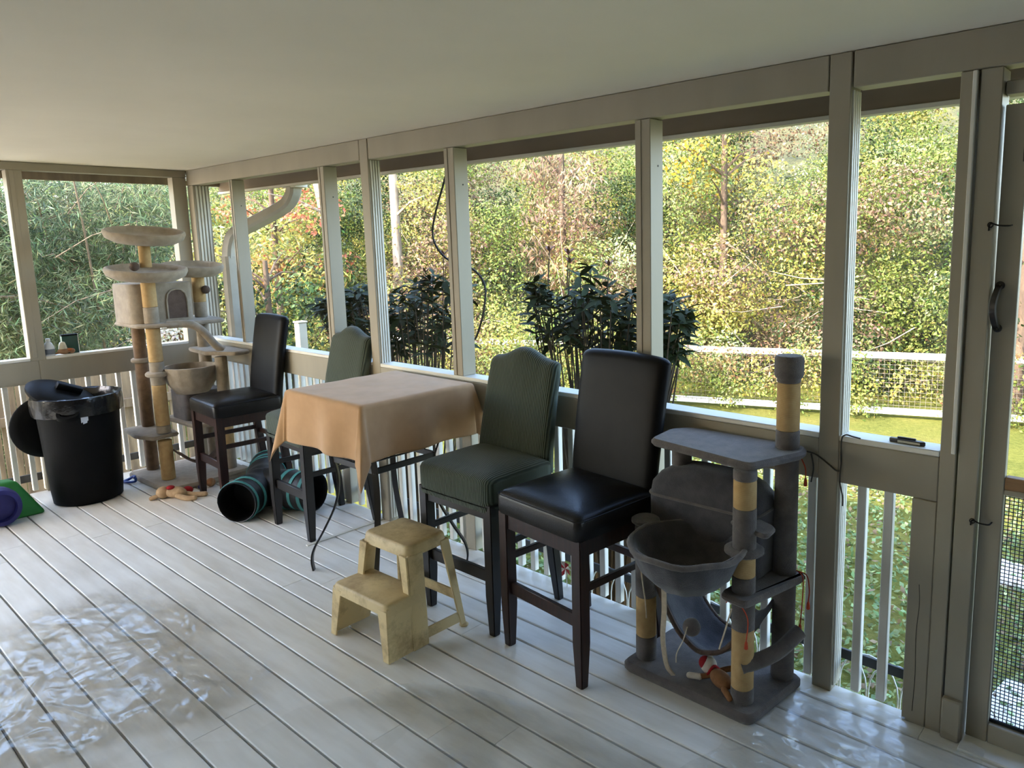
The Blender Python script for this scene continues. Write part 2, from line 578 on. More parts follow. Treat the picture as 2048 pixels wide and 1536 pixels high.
while y > YMIN:
    cuts = JOINTS.get(row, [])
    if not cuts:
        x = rng.uniform(0.8, 3.4)
        while x < XMAX - 0.6:
            cuts = cuts + [x]
            x += rng.uniform(2.8, 3.9)
    else:
        cuts = cuts + [cuts[-1] + 3.3]
    xs = [-0.03] + [c for c in cuts if c < XMAX] + [XMAX]
    for a, b in zip(xs[:-1], xs[1:]):
        deck_board(a + 0.0012, b - 0.0012, y)
    y -= BW
    row += 1
bm = BM()
box(bm, 2.58, 2.605, -0.56, 0.03, 0.0, 0.006, 0.002, 1)
new('seam_strip', bm, 'white_trim', floor)

# ceiling and roof
bm = BM()
box(bm, -0.02, XMAX, YMIN, 0.1, CEIL, CEIL + 0.03)
ceiling = struct('ceiling', bm, 'ceiling_paint')
bm = BM()
RB = -5.45  # back roof edge, set so sun still reaches the wall slot
hexa(bm, [(-0.56, RB, CEIL + 0.06), (14.0, RB, CEIL + 0.06), (14.0, 0.6, CEIL + 0.06), (-0.56, 0.6, CEIL + 0.06)],
     [(-0.56, RB, 4.0), (14.0, RB, 4.0), (14.0, 0.6, CEIL + 0.12), (-0.56, 0.6, CEIL + 0.12)])
box(bm, 2.4, 14.0, -11.0, RB, CEIL + 0.06, 4.2)
roof = struct('roof', bm, 'roof_shingle')

# unseen house wall behind the camera, with a slot shaped to admit sun
house = struct('wall_house')
bm = BM()
box(bm, 2.4, XMAX, YMIN - 0.12, YMIN, -0.2, CEIL)
box(bm, 2.4, 2.52, -11.0, YMIN - 0.12, -1.0, CEIL)
box(bm, -0.02, 2.4, YMIN - 0.1, YMIN, -0.2, 0.9)
box(bm, -0.02, 2.4, YMIN - 0.1, YMIN, 1.4, CEIL)
new('wall_panel', bm, 'house_siding', house)
for k in range(13):
    bm = BM()
    z = k * 0.19
    hexa(bm, [(2.4, YMIN, z), (XMAX, YMIN, z), (XMAX, YMIN + 0.016, z), (2.4, YMIN + 0.016, z)],
         [(2.4, YMIN, z + 0.19), (XMAX, YMIN, z + 0.19), (XMAX, YMIN + 0.003, z + 0.19), (2.4, YMIN + 0.003, z + 0.19)])
    new('siding_plank', bm, 'house_siding', house)

# solid wall closing the right-hand end, out of view, added to keep light out
bm = BM(); box(bm, 8.5, 8.62, YMIN, 0.0, 0.0, CEIL - 0.001)
wr = struct('wall_right', bm, 'house_siding')

# ---- long screened wall (plane y = 0)
wall = struct('wall_back')
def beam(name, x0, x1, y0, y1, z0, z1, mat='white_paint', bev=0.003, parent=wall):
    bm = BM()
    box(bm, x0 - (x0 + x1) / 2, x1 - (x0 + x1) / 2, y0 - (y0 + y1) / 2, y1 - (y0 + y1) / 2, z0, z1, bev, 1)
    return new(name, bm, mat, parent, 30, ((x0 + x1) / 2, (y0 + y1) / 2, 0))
def fluted_post(x0, x1, depth, z1, parent=wall):
    """square post whose right side carries four fluted ridges"""
    p = beam('post', x0, x1, 0, depth, 0, z1, parent=parent)
    n = 4
    w = depth * 0.8 / n
    for k in range(n):
        bm = BM()
        yc = -depth / 2 + depth * 0.12 + w * (k + 0.5)
        h = (x1 - x0) / 2
        box(bm, h - 0.001, h + 0.007, yc - w * 0.32, yc + w * 0.32, 0.02, HEAD - 0.005, 0.003, 2)
        new('flute', bm, 'white_trim', p)
    return p
# header in three lengths between the through posts
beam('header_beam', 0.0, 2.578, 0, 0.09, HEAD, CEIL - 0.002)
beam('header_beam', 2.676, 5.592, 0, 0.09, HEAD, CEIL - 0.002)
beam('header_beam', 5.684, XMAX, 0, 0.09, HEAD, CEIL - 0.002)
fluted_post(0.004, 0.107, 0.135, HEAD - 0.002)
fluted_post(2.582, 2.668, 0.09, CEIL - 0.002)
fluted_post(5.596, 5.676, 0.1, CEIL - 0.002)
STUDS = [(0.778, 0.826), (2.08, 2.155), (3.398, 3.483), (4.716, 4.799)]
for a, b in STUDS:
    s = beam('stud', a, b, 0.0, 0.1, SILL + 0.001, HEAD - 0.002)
    bm = BM()
    box(bm, -0.008, 0.008, -0.054, -0.0495, SILL + 0.004, HEAD - 0.006, 0.001, 1)
    o = new('batten', bm, 'white_paint', s, 30, ((b - a) * -0.18, 0, 0))
    bm = BM()
    lathe(bm, [(0.0045, 0), (0.0045, 0.0015), (0.002, 0.0018)], 8)
    bmesh.ops.rotate(bm, verts=bm.verts, cent=(0, 0, 0), matrix=Matrix.Rotation(pi / 2, 3, 'Y'))
    new('nail_head', bm, 'hook_metal', s, 30, ((b - a) / 2, 0.01, 2.16))
# sill rail: a wide board with a flat cap
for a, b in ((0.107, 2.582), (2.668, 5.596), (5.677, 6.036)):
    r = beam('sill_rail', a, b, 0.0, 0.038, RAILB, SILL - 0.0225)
    bm = BM()
    box(bm, -(b - a) / 2, (b - a) / 2, -0.019, 0.085, SILL - 0.022, SILL, 0.003, 1)
    new('sill_cap', bm, 'white_trim', r)
# lower posts under the studs, and balusters
for a, b in STUDS + [(5.951, 6.036)]:
    beam('lower_post', a, b, 0.04, 0.125, 0, RAILB)
def balusters(parent, x0, x1, phase, pitch, vertical_plane):
    bmx = BM()
    box(bmx, -0.017, 0.017, -0.017, 0.017, 0.012, RAILB + 0.06 if vertical_plane == 'y' else 0.905, 0.003, 1)
    me = bpy.data.meshes.new('baluster')
    bmesh.ops.recalc_face_normals(bmx, faces=bmx.faces)
    bmx.to_mesh(me); bmx.free()
    finish(me, 'white_trim', 30)
    k = math.ceil((x0 - phase) / pitch)
    while phase + k * pitch < x1:
        s = phase + k * pitch
        k += 1
        if vertical_plane == 'y':
            if any(a - 0.02 < s < b + 0.02 for a, b in STUDS + [(2.582, 2.668), (5.596, 5.677), (5.951, 6.036)]):
                continue
        o = bpy.data.objects.new('baluster', me)
        link(o, parent)
        o.location = (s, 0.058, 0) if vertical_plane == 'y' else (-0.058, s, 0)
balusters(wall, 0.16, 5.95, 5.757, 0.1, 'y')
# black bottom bar of the screens
beam('screen_bar', 0.11, 6.03, 0.128, 0.142, 0.085, 0.128, 'black_strip', 0.002)
# jamb boards at the screen door
bm = BM()
box(bm, -0.0265, 0.0265, 0.0, 0.1, 0.0, HEAD - 0.002, 0.003, 1)
new('door_post', bm, 'white_paint', wall, 30, (6.0635, 0, 0))
bm = BM()
box(bm, -0.0065, 0.0065, -0.012, 0.0, SILL, HEAD - 0.004, 0.002, 1)
new('stop_strip', bm, 'white_trim', wall, 30, (6.082, 0, 0))
bm = BM()
box(bm, 5.952, 6.036, 0.0, 0.04, 0.0, RAILB - 0.002, 0.003, 1)
new('facing_board', bm, 'white_paint', wall)
bm = BM()
tube(bm, spline([(5.992, -0.0005, 0.56), (5.996, -0.0005, 0.48), (5.99, -0.0005, 0.36), (5.994, -0.0005, 0.2), (5.99, -0.0005, 0.05)]), 0.0012, 5)
new('paint_crack', bm, 'string_dark', wall)
bm = BM()
box(bm, 6.0965, 6.162, 0.0, 0.105, 0.0, HEAD - 0.002, 0.003, 1)
box(bm, 6.094, 6.160, -0.022, 0.02, 0.0, 0.16, 0.006, 1)
new('door_jamb', bm, 'white_paint', wall)
bm = BM()
box(bm, 6.165, 7.25, 0.025, 0.1, 2.275, 2.318, 0.004, 1)
new('door_head', bm, 'white_paint', wall)
bm = BM()
box(bm, 7.25, 7.33, 0, 0.1, 0, HEAD - 0.002, 0.003, 1)
new('door_jamb', bm, 'white_paint', wall)
bm = BM()
box(bm, 6.162, 7.25, -0.06, 0.12, -0.028, 0.012, 0.004, 1)
new('threshold', bm, 'white_trim', wall)

# screens between the posts
def window(n, pts):
    bm = BM()
    bm.faces.new([bm.verts.new(p) for p in pts])
    o = struct('window_%d' % n, bm, 'insect_screen', 0)
    o['label'] = 'fine dark insect screen filling a porch opening'
    return o
cols = [0.107, 0.778, 0.826, 2.08, 2.155, 2.582, 2.668, 3.398, 3.483, 4.716, 4.799, 5.596, 5.676, 6.037]
wi = 1
for k in range(0, len(cols), 2):
    a, b = cols[k], cols[k + 1]
    window(wi, [(a, 0.098, SILL), (b, 0.098, SILL), (b, 0.098, HEAD), (a, 0.098, HEAD)])
    wi += 1

# ---- end wall (plane x = 0)
ew = struct('wall_left')
ELH, ESILL, ERB = 2.43, 1.04, 0.846
bm = BM(); box(bm, -0.09, 0.0, YMIN, -0.004, ELH, CEIL - 0.002, 0.003, 1)
new('header_beam', bm, 'white_paint', ew)
EP = [(-1.256, -1.158), (-2.62, -2.52), (-3.9, -3.8)]
for a, b in EP:
    bm = BM(); box(bm, -0.1, 0.0, -(b - a) / 2, (b - a) / 2, 0.0, ELH - 0.001, 0.003, 1)
    p = new('post', bm, 'white_paint', ew, 30, (0, (a + b) / 2, 0))
    bm = BM(); box(bm, 0.0, 0.004, -0.032, -0.002, ESILL, ELH - 0.004, 0.001, 1)
    new('batten', bm, 'white_paint', p)
bm = BM(); box(bm, -0.1, 0.0, -0.114, -0.006, 0.0, ELH - 0.001, 0.003, 1)
new('post', bm, 'white_paint', ew)
edges_ = [-0.114] + [v for ab in EP for v in (ab[1], ab[0])] + [YMIN]
for k in range(0, len(edges_), 2):
    b, a = edges_[k], edges_[k + 1]
    bm = BM(); box(bm, -0.04, 0.004, a - 0.048, b + 0.048, ERB, ESILL - 0.0205, 0.003, 1)
    r = new('sill_rail', bm, 'white_paint', ew)
    bm = BM(); box(bm, -0.1, 0.004, a + 0.001, b - 0.001, ESILL - 0.02, ESILL, 0.003, 1)
    new('sill_cap', bm, 'white_trim', r)
    window(wi, [(-0.095, a, ESILL), (-0.095, b, ESILL), (-0.095, b, ELH), (-0.095, a, ELH)])
    wi += 1
balusters(ew, YMIN, -0.13, -1.004 + 0.01, 0.1085, 'x')
bm = BM(); box(bm, -0.15, -0.136, YMIN, -0.1, 0.065, 0.125, 0.002, 1)
new('screen_bar', bm, 'black_strip', ew)

# ---- eaves: soffit, fascia, drip edge
eave = struct('trim_1')
bm = BM(); box(bm, -0.5, 14.0, 0.1, 0.5, 2.445, 2.46); new('soffit', bm, 'soffit_paint', eave)
bm = BM(); box(bm, -0.5, -0.1, YMIN, 0.1, 2.465, 2.48); new('soffit', bm, 'soffit_paint', eave)
bm = BM(); box(bm, -0.52, 14.0, 0.5, 0.54, 2.352, 2.56, 0.002, 1); new('fascia', bm, 'fascia_board', eave)
bm = BM(); box(bm, -0.52, 14.0, 0.488, 0.545, 2.334, 2.353, 0.002, 1); new('drip_edge', bm, 'drip_metal', eave)
bm = BM(); box(bm, -0.54, -0.5, YMIN, 0.54, 2.405, 2.56, 0.002, 1); new('fascia', bm, 'fascia_board', eave)

# ---- screen door at the right
door = struct('door_1')
DX0, DX1, DY0, DY1 = 6.168, 7.24, 0.03, 0.066
def dpart(name, x0, x1, z0, z1, mat='white_paint', y0=DY0, y1=DY1):
    bm = BM(); box(bm, x0, x1, y0, y1, z0, z1, 0.003, 1)
    return new(name, bm, mat, door)
dpart('stile', DX0, 6.238, 0.016, 2.244)
dpart('stile', 7.17, DX1, 0.016, 2.244)
dpart('top_rail', 6.239, 7.169, 2.13, 2.244)
dpart('mid_rail', 6.239, 7.169, 0.968, 1.012, 'door_wood')
dpart('lock_rail', 6.239, 7.169, 0.948, 0.967)
dpart('bottom_rail', 6.239, 7.169, 0.016, 0.088)
bm = BM(); box(bm, 6.236, 7.172, 0.052, 0.06, 0.088, 0.1, 0.001, 1); new('mesh_bead', bm, 'black_strip', door)
bm = BM()
x = 6.24
while x < 7.17:
    box(bm, x - 0.0013, x + 0.0013, 0.055, 0.0575, 0.09, 0.95)
    x += 0.0133
z = 0.1
while z < 0.95:
    box(bm, 6.239, 7.169, 0.0555, 0.058, z - 0.0013, z + 0.0013)
    z += 0.0133
o = new('pet_mesh', bm, 'black_strip', door, 0); o['kind'] = 'stuff'
bm = BM(); bm.faces.new([bm.verts.new(p) for p in ((6.239, 0.05, 1.012), (7.169, 0.05, 1.012), (7.169, 0.05, 2.13), (6.239, 0.05, 2.13))])
new('screen', bm, 'insect_screen', door, 0)
bm = BM()
pts = spline([(6.186, 0.03, 1.662), (6.182, 0.012, 1.65), (6.176, -0.006, 1.61), (6.176, -0.006, 1.575), (6.181, 0.012, 1.535), (6.186, 0.03, 1.523)], 5)
tube(bm, pts, [1.0] * len(pts), prof=[(0.006, 0.009), (0.006, -0.009), (-0.006, -0.009), (-0.006, 0.009)])
for z in (1.666, 1.519):
    lathe(bm, [(0.014, -0.003), (0.014, 0.001), (0.011, 0.003)], 14, (0, 0, 0))
h = new('handle', bm, 'black_metal', door)
# turn the two round plates against the stile
me = h.data
n0 = len(me.vertices) - 2 * 14 * 3
for i in range(n0, len(me.vertices)):
    k = (i - n0) // 42
    v = me.vertices[i].co
    me.vertices[i].co = Vector((6.186 + v.x, 0.028 - v.z, (1.664, 1.521)[k] + v.y))
bm = BM()
for zz in (1.664, 1.521):
    ball(bm, (6.186, 0.0245, zz), 0.004, 0.002, 0.004, 1)
new('screw', bm, 'galvanised', h)
def hook(name, x0, x1, z):
    bm = BM()
    tube(bm, spline([(x0, 0.0, z - 0.018), (x0 + 0.004, -0.012, z), (x0 + 0.012, -0.014, z + 0.004), (x0 + 0.03, -0.012, z - 0.002), (x1 - 0.006, -0.004, z - 0.004), (x1, 0.02, z - 0.002)]), 0.0028, 6)
    tube(bm, [(x0 + 0.006 + 0.008 * cos(a), -0.008, z + 0.008 * sin(a)) for a in [k * 2 * pi / 10 for k in range(11)]], 0.0022, 6)
    return new(name, bm, 'hook_metal', door)
hook('hook_latch', 6.147, 6.21, 1.863)
hook('hook_latch', 6.149, 6.21, 0.848)
bm = BM(); box(bm, 6.228, 6.245, 0.02, 0.032, 2.06, 2.16, 0.002, 1); new('closer_bracket', bm, 'black_metal', door)

# ---- downspout with two elbows
ds = thing('downspout', 'beige downspout bending from the eave gutter to the corner post', 'downspout', (0.215, 0.21, 0))
sq = [(0.054, 0.034), (0.034, 0.054), (-0.034, 0.054), (-0.054, 0.034), (-0.054, -0.034), (-0.034, -0.054), (0.034, -0.054), (0.054, -0.034)]
bm = BM()
pts = spline([(0.50, 0.37, 2.36), (0.48, 0.37, 2.28), (0.38, 0.34, 2.18), (0.18, 0.2, 2.06), (0.04, 0.06, 1.96), (0.0, 0.02, 1.86), (0.0, 0.0, 1.74)], 6)
tube(bm, pts, [1.0] * len(pts), prof=sq, up=(1, 0, 0))
new('elbow', bm, 'downspout_paint', ds)
bm = BM()
tube(bm, [(0, 0, 1.76), (0, 0, -0.9)], [1.06, 1.06], prof=sq, up=(1, 0, 0))
new('pipe', bm, 'downspout_paint', ds)
gut = thing('roof_gutter', 'pale gutter along the porch eave', 'gutter', (0, 0, 0))
bm = BM()
prof = [(0.546, 2.36), (0.546, 2.47), (0.55, 2.47), (0.55, 2.364), (0.63, 2.364), (0.65, 2.47), (0.656, 2.47), (0.634, 2.36)]
loft(bm, [[Vector((-0.56, a, b)) for a, b in prof], [Vector((14.0, a, b)) for a, b in prof]])
new('trough', bm, 'drip_metal', gut)
bm = BM(); box(bm, 0.62, 0.82, 0.53, 0.65, 2.325, 2.362, 0.004, 1); new('outlet', bm, 'drip_metal', gut)
# ------------------------------------------------------------------ outdoors
GZ = -1.0
CAM = Vector((6.714, -2.75, 1.84))
bm = BM()
surf(bm, 70, 60, lambda u, v: Vector((-34 + 64 * u, -22 + 50 * v, GZ + 0.03 * noise.noise(Vector((-34 + 64 * u, -22 + 50 * v, 0)) * 0.7))))
lawn = struct('ground', bm, 'lawn_grass', 60)

bm = BM(); box(bm, -16, -0.8, -14, -2.7, GZ - 0.05, GZ + 0.05, 0.01, 1)  # unseen pale slab, added to bounce sunlight up to the porch ceiling
bouncer = struct('bounce_slab', bm, 'concrete')

def leaf_mesh(name, P, N, L, W, colors, rng, droop=0.25):
    n = len(P)
    N = N / np.linalg.norm(N, axis=1, keepdims=True)
    rnd = rng.normal(size=(n, 3))
    T = np.cross(N, rnd); T /= np.linalg.norm(T, axis=1, keepdims=True) + 1e-9
    T[:, 2] -= droop; T /= np.linalg.norm(T, axis=1, keepdims=True) + 1e-9
    Bv = np.cross(N, T); Bv /= np.linalg.norm(Bv, axis=1, keepdims=True) + 1e-9
    L = L[:, None]; W = W[:, None]
    V = np.empty((n, 4, 3))
    V[:, 0] = P - T * L * 0.5
    V[:, 1] = P + Bv * W * 0.5
    V[:, 2] = P + T * L * 0.5 + N * L * 0.08
    V[:, 3] = P - Bv * W * 0.5
    me = bpy.data.meshes.new(name)
    me.from_pydata(V.reshape(-1, 3), [], np.arange(n * 4).reshape(-1, 4))
    at = me.attributes.new('leafcol', 'FLOAT_COLOR', 'POINT')
    c = np.ones((n, 4, 4))
    c[:, :, :3] = colors[:, None, :]
    at.data.foreach_set('color', c.reshape(-1))
    me.update()
    return me

def lumps_to_leaves(lumps, per, rng, size=(0.06, 0.12), aspect=0.55, jitter=0.30, up=0.35, back=-0.35):
    """lumps: (x, y, z, r, colour, squash); leaves cover the lump shells that can be seen"""
    PP, NN, CC, LL = [], [], [], []
    cam = np.array(CAM)
    for (x, y, z, r, col, sq) in lumps:
        n = max(20, int(per * r * r))
        D = rng.normal(size=(n, 3)); D /= np.linalg.norm(D, axis=1, keepdims=True)
        vd = cam - np.array((x, y, z)); vd /= np.linalg.norm(vd)
        D = D[(D @ vd) > back]
        n = len(D)
        rad = r * (1 - 0.5 * rng.random(n) ** 2) * (1 + 0.22 * np.sin(D[:, 0] * 7 + x) * np.sin(D[:, 1] * 6 + y) + 0.18 * np.sin(D[:, 2] * 9 + z))
        P = np.array((x, y, z)) + D * rad[:, None] * np.array((1, 1, sq))
        Nn = D * 0.8 + rng.normal(size=(n, 3)) * 0.55; Nn[:, 2] += up
        base = np.array(lin(col)[:3])
        c = base * np.exp(rng.normal(size=(n, 1)) * jitter) * (1 + rng.normal(size=(n, 3)) * 0.10)
        PP.append(P); NN.append(Nn); CC.append(np.clip(c, 0.005, 0.9))
        LL.append(rng.uniform(size[0], size[1], n))
    P = np.vstack(PP); L = np.concatenate(LL)
    return P, np.vstack(NN), L, L * aspect, np.vstack(CC)

def foliage(name, lumps, per, seed, parent=None, mat='leaves', **kw):
    rng = np.random.default_rng(seed)
    droop = kw.pop('droop', 0.25)
    P, N, L, W, C = lumps_to_leaves(lumps, per, rng, **kw)
    me = leaf_mesh(name, P, N, L, W, C, rng, droop)
    me.materials.append(MATS[mat])
    o = bpy.data.objects.new(name, me)
    link(o, parent)
    return o

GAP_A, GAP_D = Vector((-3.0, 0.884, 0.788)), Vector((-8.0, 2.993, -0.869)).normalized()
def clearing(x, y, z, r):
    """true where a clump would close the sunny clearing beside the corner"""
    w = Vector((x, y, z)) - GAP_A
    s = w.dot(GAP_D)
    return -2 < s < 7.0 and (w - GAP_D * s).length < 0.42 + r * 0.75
YG, GR, DG, BR, YE, PG, OR = (158, 150, 74), (112, 122, 58), (54, 68, 34), (122, 100, 76), (192, 158, 54), (146, 152, 102), (174, 112, 74)
line = [Vector(p) for p in ((-15.0, -1.0), (-12.0, 2.2), (-7.5, 5.4), (-3.0, 7.9), (0.5, 9.4), (4.5, 10.7), (9.0, 12.2))]
def along(t):
    s = t * (len(line) - 1)
    k = min(int(s), len(line) - 2)
    f = s - k
    p = line[k].lerp(line[k + 1], f)
    d = (line[k + 1] - line[k]).normalized()
    return p, Vector((-d.y, d.x))
# wooded bank rising behind the fence
bm = BM()
def bank(u, v):
    p, n = along(u * 0.999)
    d = 16 * v ** 1.4
    q = p + n * (d + 0.6)
    return Vector((q.x, q.y, GZ - 0.08 + d * 0.46 + 0.25 * noise.noise(Vector((q.x * 0.5, q.y * 0.5, 1))) * min(1, d)))
surf(bm, 60, 24, bank)
hill = struct('hillside', bm, 'earth', 60)
rg = random.Random(3)
pal = [BR] * 3 + [YG] * 5 + [PG] * 3 + [GR] * 7 + [DG] * 4 + [BR] * 1 + [YG] * 2
front, back_ = [], []
for i in range(640):
    t = rg.uniform(0.06, 1.0)
    p, n = along(t)
    d = rg.uniform(0, 1) ** 1.1 * 8.5
    q = p + n * d
    top = 1.0 + d * 1.25 + 1.2 * noise.noise(Vector((q.x * 0.35, q.y * 0.35, 2)))
    if q.x < -7:
        top = min(top, 4.6)
    z = GZ + rg.uniform(0.1, 1.0) * max(1.0, top + 1.0)
    c = pal[int((noise.noise(Vector((q.x * 0.45, q.y * 0.45, z * 0.5))) * 1.1 + 0.5 + rg.uniform(-0.28, 0.28)) * len(pal)) % len(pal)]
    if clearing(q.x, q.y, z, 0.8):
        continue
    back_.append((q.x, q.y, z, rg.uniform(0.5, 1.0), c, rg.uniform(0.7, 1.0)))
# bramble in front of the fence line at the left
for i in range(60):
    t = rg.uniform(0.30, 0.62)
    p, n = along(t)
    q = p - n * rg.uniform(0.2, 2.6)
    front.append((q.x, q.y, GZ + rg.uniform(0.1, 1.3), rg.uniform(0.35, 0.75), rg.choice([YG, GR, PG, GR, YG, BR]), 0.85))
o = foliage('woodland_thicket', back_, 3000, 21, size=(0.035, 0.095), jitter=0.5)
tag(o, 'sunlit woodland thicket of mixed yellow and green leaves behind the white fence', 'thicket', kind='stuff')
o = foliage('bramble_patch', front, 2200, 22, size=(0.035, 0.085), jitter=0.35)
tag(o, 'low bright green bramble growing at the lawn edge before the thicket', 'undergrowth', kind='stuff')
# bare twigs through the thicket
bm = BM()
for i in range(260):
    t = rg.uniform(0.1, 1.0); p, n = along(t); q = p + n * rg.uniform(-0.3, 2.5)
    b = Vector((q.x, q.y, GZ + rg.uniform(0, 2.2)))
    dv = Vector((rg.uniform(-1, 1), rg.uniform(-1, 0.6), rg.uniform(-0.3, 1.2))).normalized()
    L = rg.uniform(0.5, 1.6)
    tube(bm, [b, b + dv * L * 0.5 + Vector((0, 0, rg.uniform(-0.1, 0.1))), b + dv * L], [0.012, 0.008, 0.003], 4)
o = new('bare_twigs', bm, 'bark_pale', None)
tag(o, 'thin bare twigs tangled in the thicket', 'twigs', kind='stuff')

def tree(name, label, base, h, r, lumps, seed, bark='bark_pale', lean=(0, 0), per=900, **kw):
    o = thing(name, label, 'tree', base)
    bm = BM()
    pts = [(0, 0, -0.3), (lean[0] * 0.3, lean[1] * 0.3, h * 0.3), (lean[0] * 0.7, lean[1] * 0.7, h * 0.65), (lean[0], lean[1], h)]
    pp = spline(pts, 5)
    tube(bm, pp, [r * (1 - 0.55 * k / len(pp)) for k in range(len(pp))], 10)
    for k in range(7):
        a = rg.uniform(0, 6.28); z = h * rg.uniform(0.4, 0.95)
        f = z / h
        s = Vector((lean[0] * f, lean[1] * f, z))
        e = s + Vector((cos(a), sin(a), rg.uniform(0.2, 0.8))) * rg.uniform(0.5, 1.3)
        tube(bm, [s, (s + e) / 2 + Vector((0, 0, 0.08)), e], [r * 0.3, r * 0.2, r * 0.08], 5)
    new('trunk', bm, bark, o)
    ll = [(x, y, z, rr, c, sq) for (x, y, z, rr, c, sq) in lumps]
    global CAM
    keep = CAM
    CAM = CAM - Vector(base)
    foliage('foliage', ll, per, seed, o, **kw)
    CAM = keep
    return o
def crown(n, cx, cy, z0, z1, R, cols, rr=(0.4, 0.8)):
    out = []
    for i in range(n):
        a = rg.uniform(0, 6.28); d = R * sqrt(rg.random())
        out.append((cx + cos(a) * d, cy + sin(a) * d, rg.uniform(z0, z1), rg.uniform(*rr), rg.choice(cols), 0.8))
    return out
tree('pale_trunk_tree', 'tall tree with a straight pale trunk seen through the middle openings', (-7.05, 7.23, GZ), 8.0, 0.13, crown(9, 0, 0, 5.2, 8.2, 1.6, [YG, GR, PG]), 31)
tree('leaning_tree', 'pale leaning trunk beside the fluted middle post', (-6.9, 5.9, GZ), 7.5, 0.11, crown(8, -0.2, 0, 4.8, 7.6, 1.4, [GR, YG]), 32, lean=(-0.9, -0.5))
tree('russet_tree', 'russet leaved tree framed by the bent downspout', (-7.6, 4.7, GZ + 0.1), 4.6, 0.09, crown(16, 0, 0, 2.0, 4.9, 1.2, [OR, (196, 120, 88), OR, YG, (214, 160, 100)], (0.35, 0.6)), 33, bark='bark_brown')
tree('golden_tree', 'golden yellow leaved tree high behind the white fence', (-0.8, 10.6, GZ + 0.4), 5.2, 0.1, crown(12, 0, 0, 3.2, 5.2, 1.1, [YE, (220, 186, 84), YG], (0.3, 0.55)), 34, bark='bark_brown')
tree('dark_leafed_tree', 'dark green leafy tree beside the screen door opening', (4.6, 10.0, GZ), 4.6, 0.1, crown(14, 0, 0, 1.4, 4.2, 0.9, [DG, (70, 92, 50), GR, DG], (0.4, 0.7)), 35, bark='bark_brown')
tree('bushy_evergreen', 'dark bushy evergreen outside near the downspout', (-5.3, 3.3, GZ), 2.6, 0.08, crown(16, 0, 0, 0.4, 2.3, 0.8, [DG, (74, 96, 60), (92, 116, 66)], (0.35, 0.6)), 36, bark='bark_brown')
tree('lime_tree', 'lime green feathery tree behind the far black bar stool', (-8.2, 5.0, GZ), 3.6, 0.08, crown(22, 0, 0, 0.3, 3.0, 1.5, [YG, (204, 202, 110), PG, YG], (0.4, 0.7)), 37, bark='bark_brown', aspect=0.3, size=(0.1, 0.18))
tree('brown_vine_tree', 'tree hung with brown dead vines behind the far bush', (-3.7, 9.0, GZ), 6.0, 0.1, crown(16, 0, 0, 2.0, 5.4, 0.7, [BR, (174, 148, 116), BR, (150, 120, 90)], (0.3, 0.55)), 38, bark='bark_brown', aspect=0.25, size=(0.1, 0.2), droop=1.2)
tree('glare_shrub', 'shrub with sun glare put into near-white leaves in a gap right of the bamboo', (-9.3, 3.25, GZ), 1.5, 0.05, crown(14, 0, 0, 0.5, 1.7, 0.6, [(240, 236, 222), (232, 224, 206)], (0.25, 0.4)), 40, bark='bark_brown', per=3000, size=(0.05, 0.1))  # leaf colour near white, painting blown-out sunlight into the shrub
# wider trees that close the view at both ends
tree('backdrop_tree', 'shady tree standing at the far left behind the bamboo', (-11, -1.0, GZ), 4.2, 0.15, crown(24, 0, 0, 1.0, 4.2, 2.2, [DG, (74, 96, 60), GR], (0.7, 1.2)), 39, bark='bark_brown', per=500, size=(0.1, 0.18))

# bamboo beyond the end wall
def narrow_grove(name, label, n, xr, yr, zr, seed, cols, per=1200):
    r2 = random.Random(seed)
    L = []
    for i in range(n):
        q = (r2.uniform(*xr), r2.uniform(*yr), r2.uniform(*zr), r2.uniform(0.35, 0.75), r2.choice(cols), r2.uniform(0.6, 0.95))
        if not clearing(*q[:4]):
            L.append(q)
    o = foliage(name, L, per, seed, None, 'leaves_thin', size=(0.07, 0.15), aspect=0.12, jitter=0.32, up=0.5, droop=0.7)
    return tag(o, label, 'bamboo', kind='stuff')
BA = [(122, 132, 92), (100, 112, 78), (140, 146, 104), (88, 100, 72), (112, 122, 84)]
narrow_grove('bamboo_grove', 'shaded grey green bamboo grove outside the end wall', 125, (-5.0, -2.9), (-1.75, 1.15), (-0.8, 2.75), 51, BA, 3600)
bm = BM()
for i in range(20):
    x, y = rg.uniform(-4.8, -3.6), rg.uniform(-2.3, 1.0)
    tp = Vector((x + rg.uniform(-0.9, 1.4), y + rg.uniform(-0.9, 0.9), rg.uniform(2.2, 3.4)))
    b = Vector((x, y, GZ))
    pp = spline([b, b.lerp(tp, 0.55) + Vector((0, 0, 0.5)), tp], 6)
    tube(bm, pp, [0.018 * (1 - 0.7 * k / len(pp)) for k in range(len(pp))], 5)
for i in range(60):
    b = Vector((rg.uniform(-4.2, -2.7), rg.uniform(-2.2, 1.1), rg.uniform(0.6, 2.8)))
    e = b + Vector((rg.uniform(0.0, 0.5), rg.uniform(-0.9, 0.9), rg.uniform(-0.4, 0.5)))
    tube(bm, [b, (b + e) / 2 + Vector((0, 0, 0.06)), e], [0.008, 0.006, 0.003], 4)
o = new('bamboo_canes', bm, 'fence_wood', None)
tag(o, 'pale thin bamboo canes arching through the grove', 'canes', kind='stuff')
# dark growth filling in behind the bamboo
L = [(rg.uniform(-8.0, -5.4), rg.uniform(-2.3, 1.5), rg.uniform(-0.8, 2.5), rg.uniform(0.7, 1.0), rg.choice([(66, 80, 50), (74, 90, 58), (62, 78, 50)]), 0.9) for i in range(80)]
L = [q for q in L if not clearing(*q[:4])]
o = foliage('dark_thicket', L, 420, 53, None, 'leaves', size=(0.1, 0.18), jitter=0.3)
tag(o, 'dark dense greenery behind the bamboo grove', 'thicket', kind='stuff')

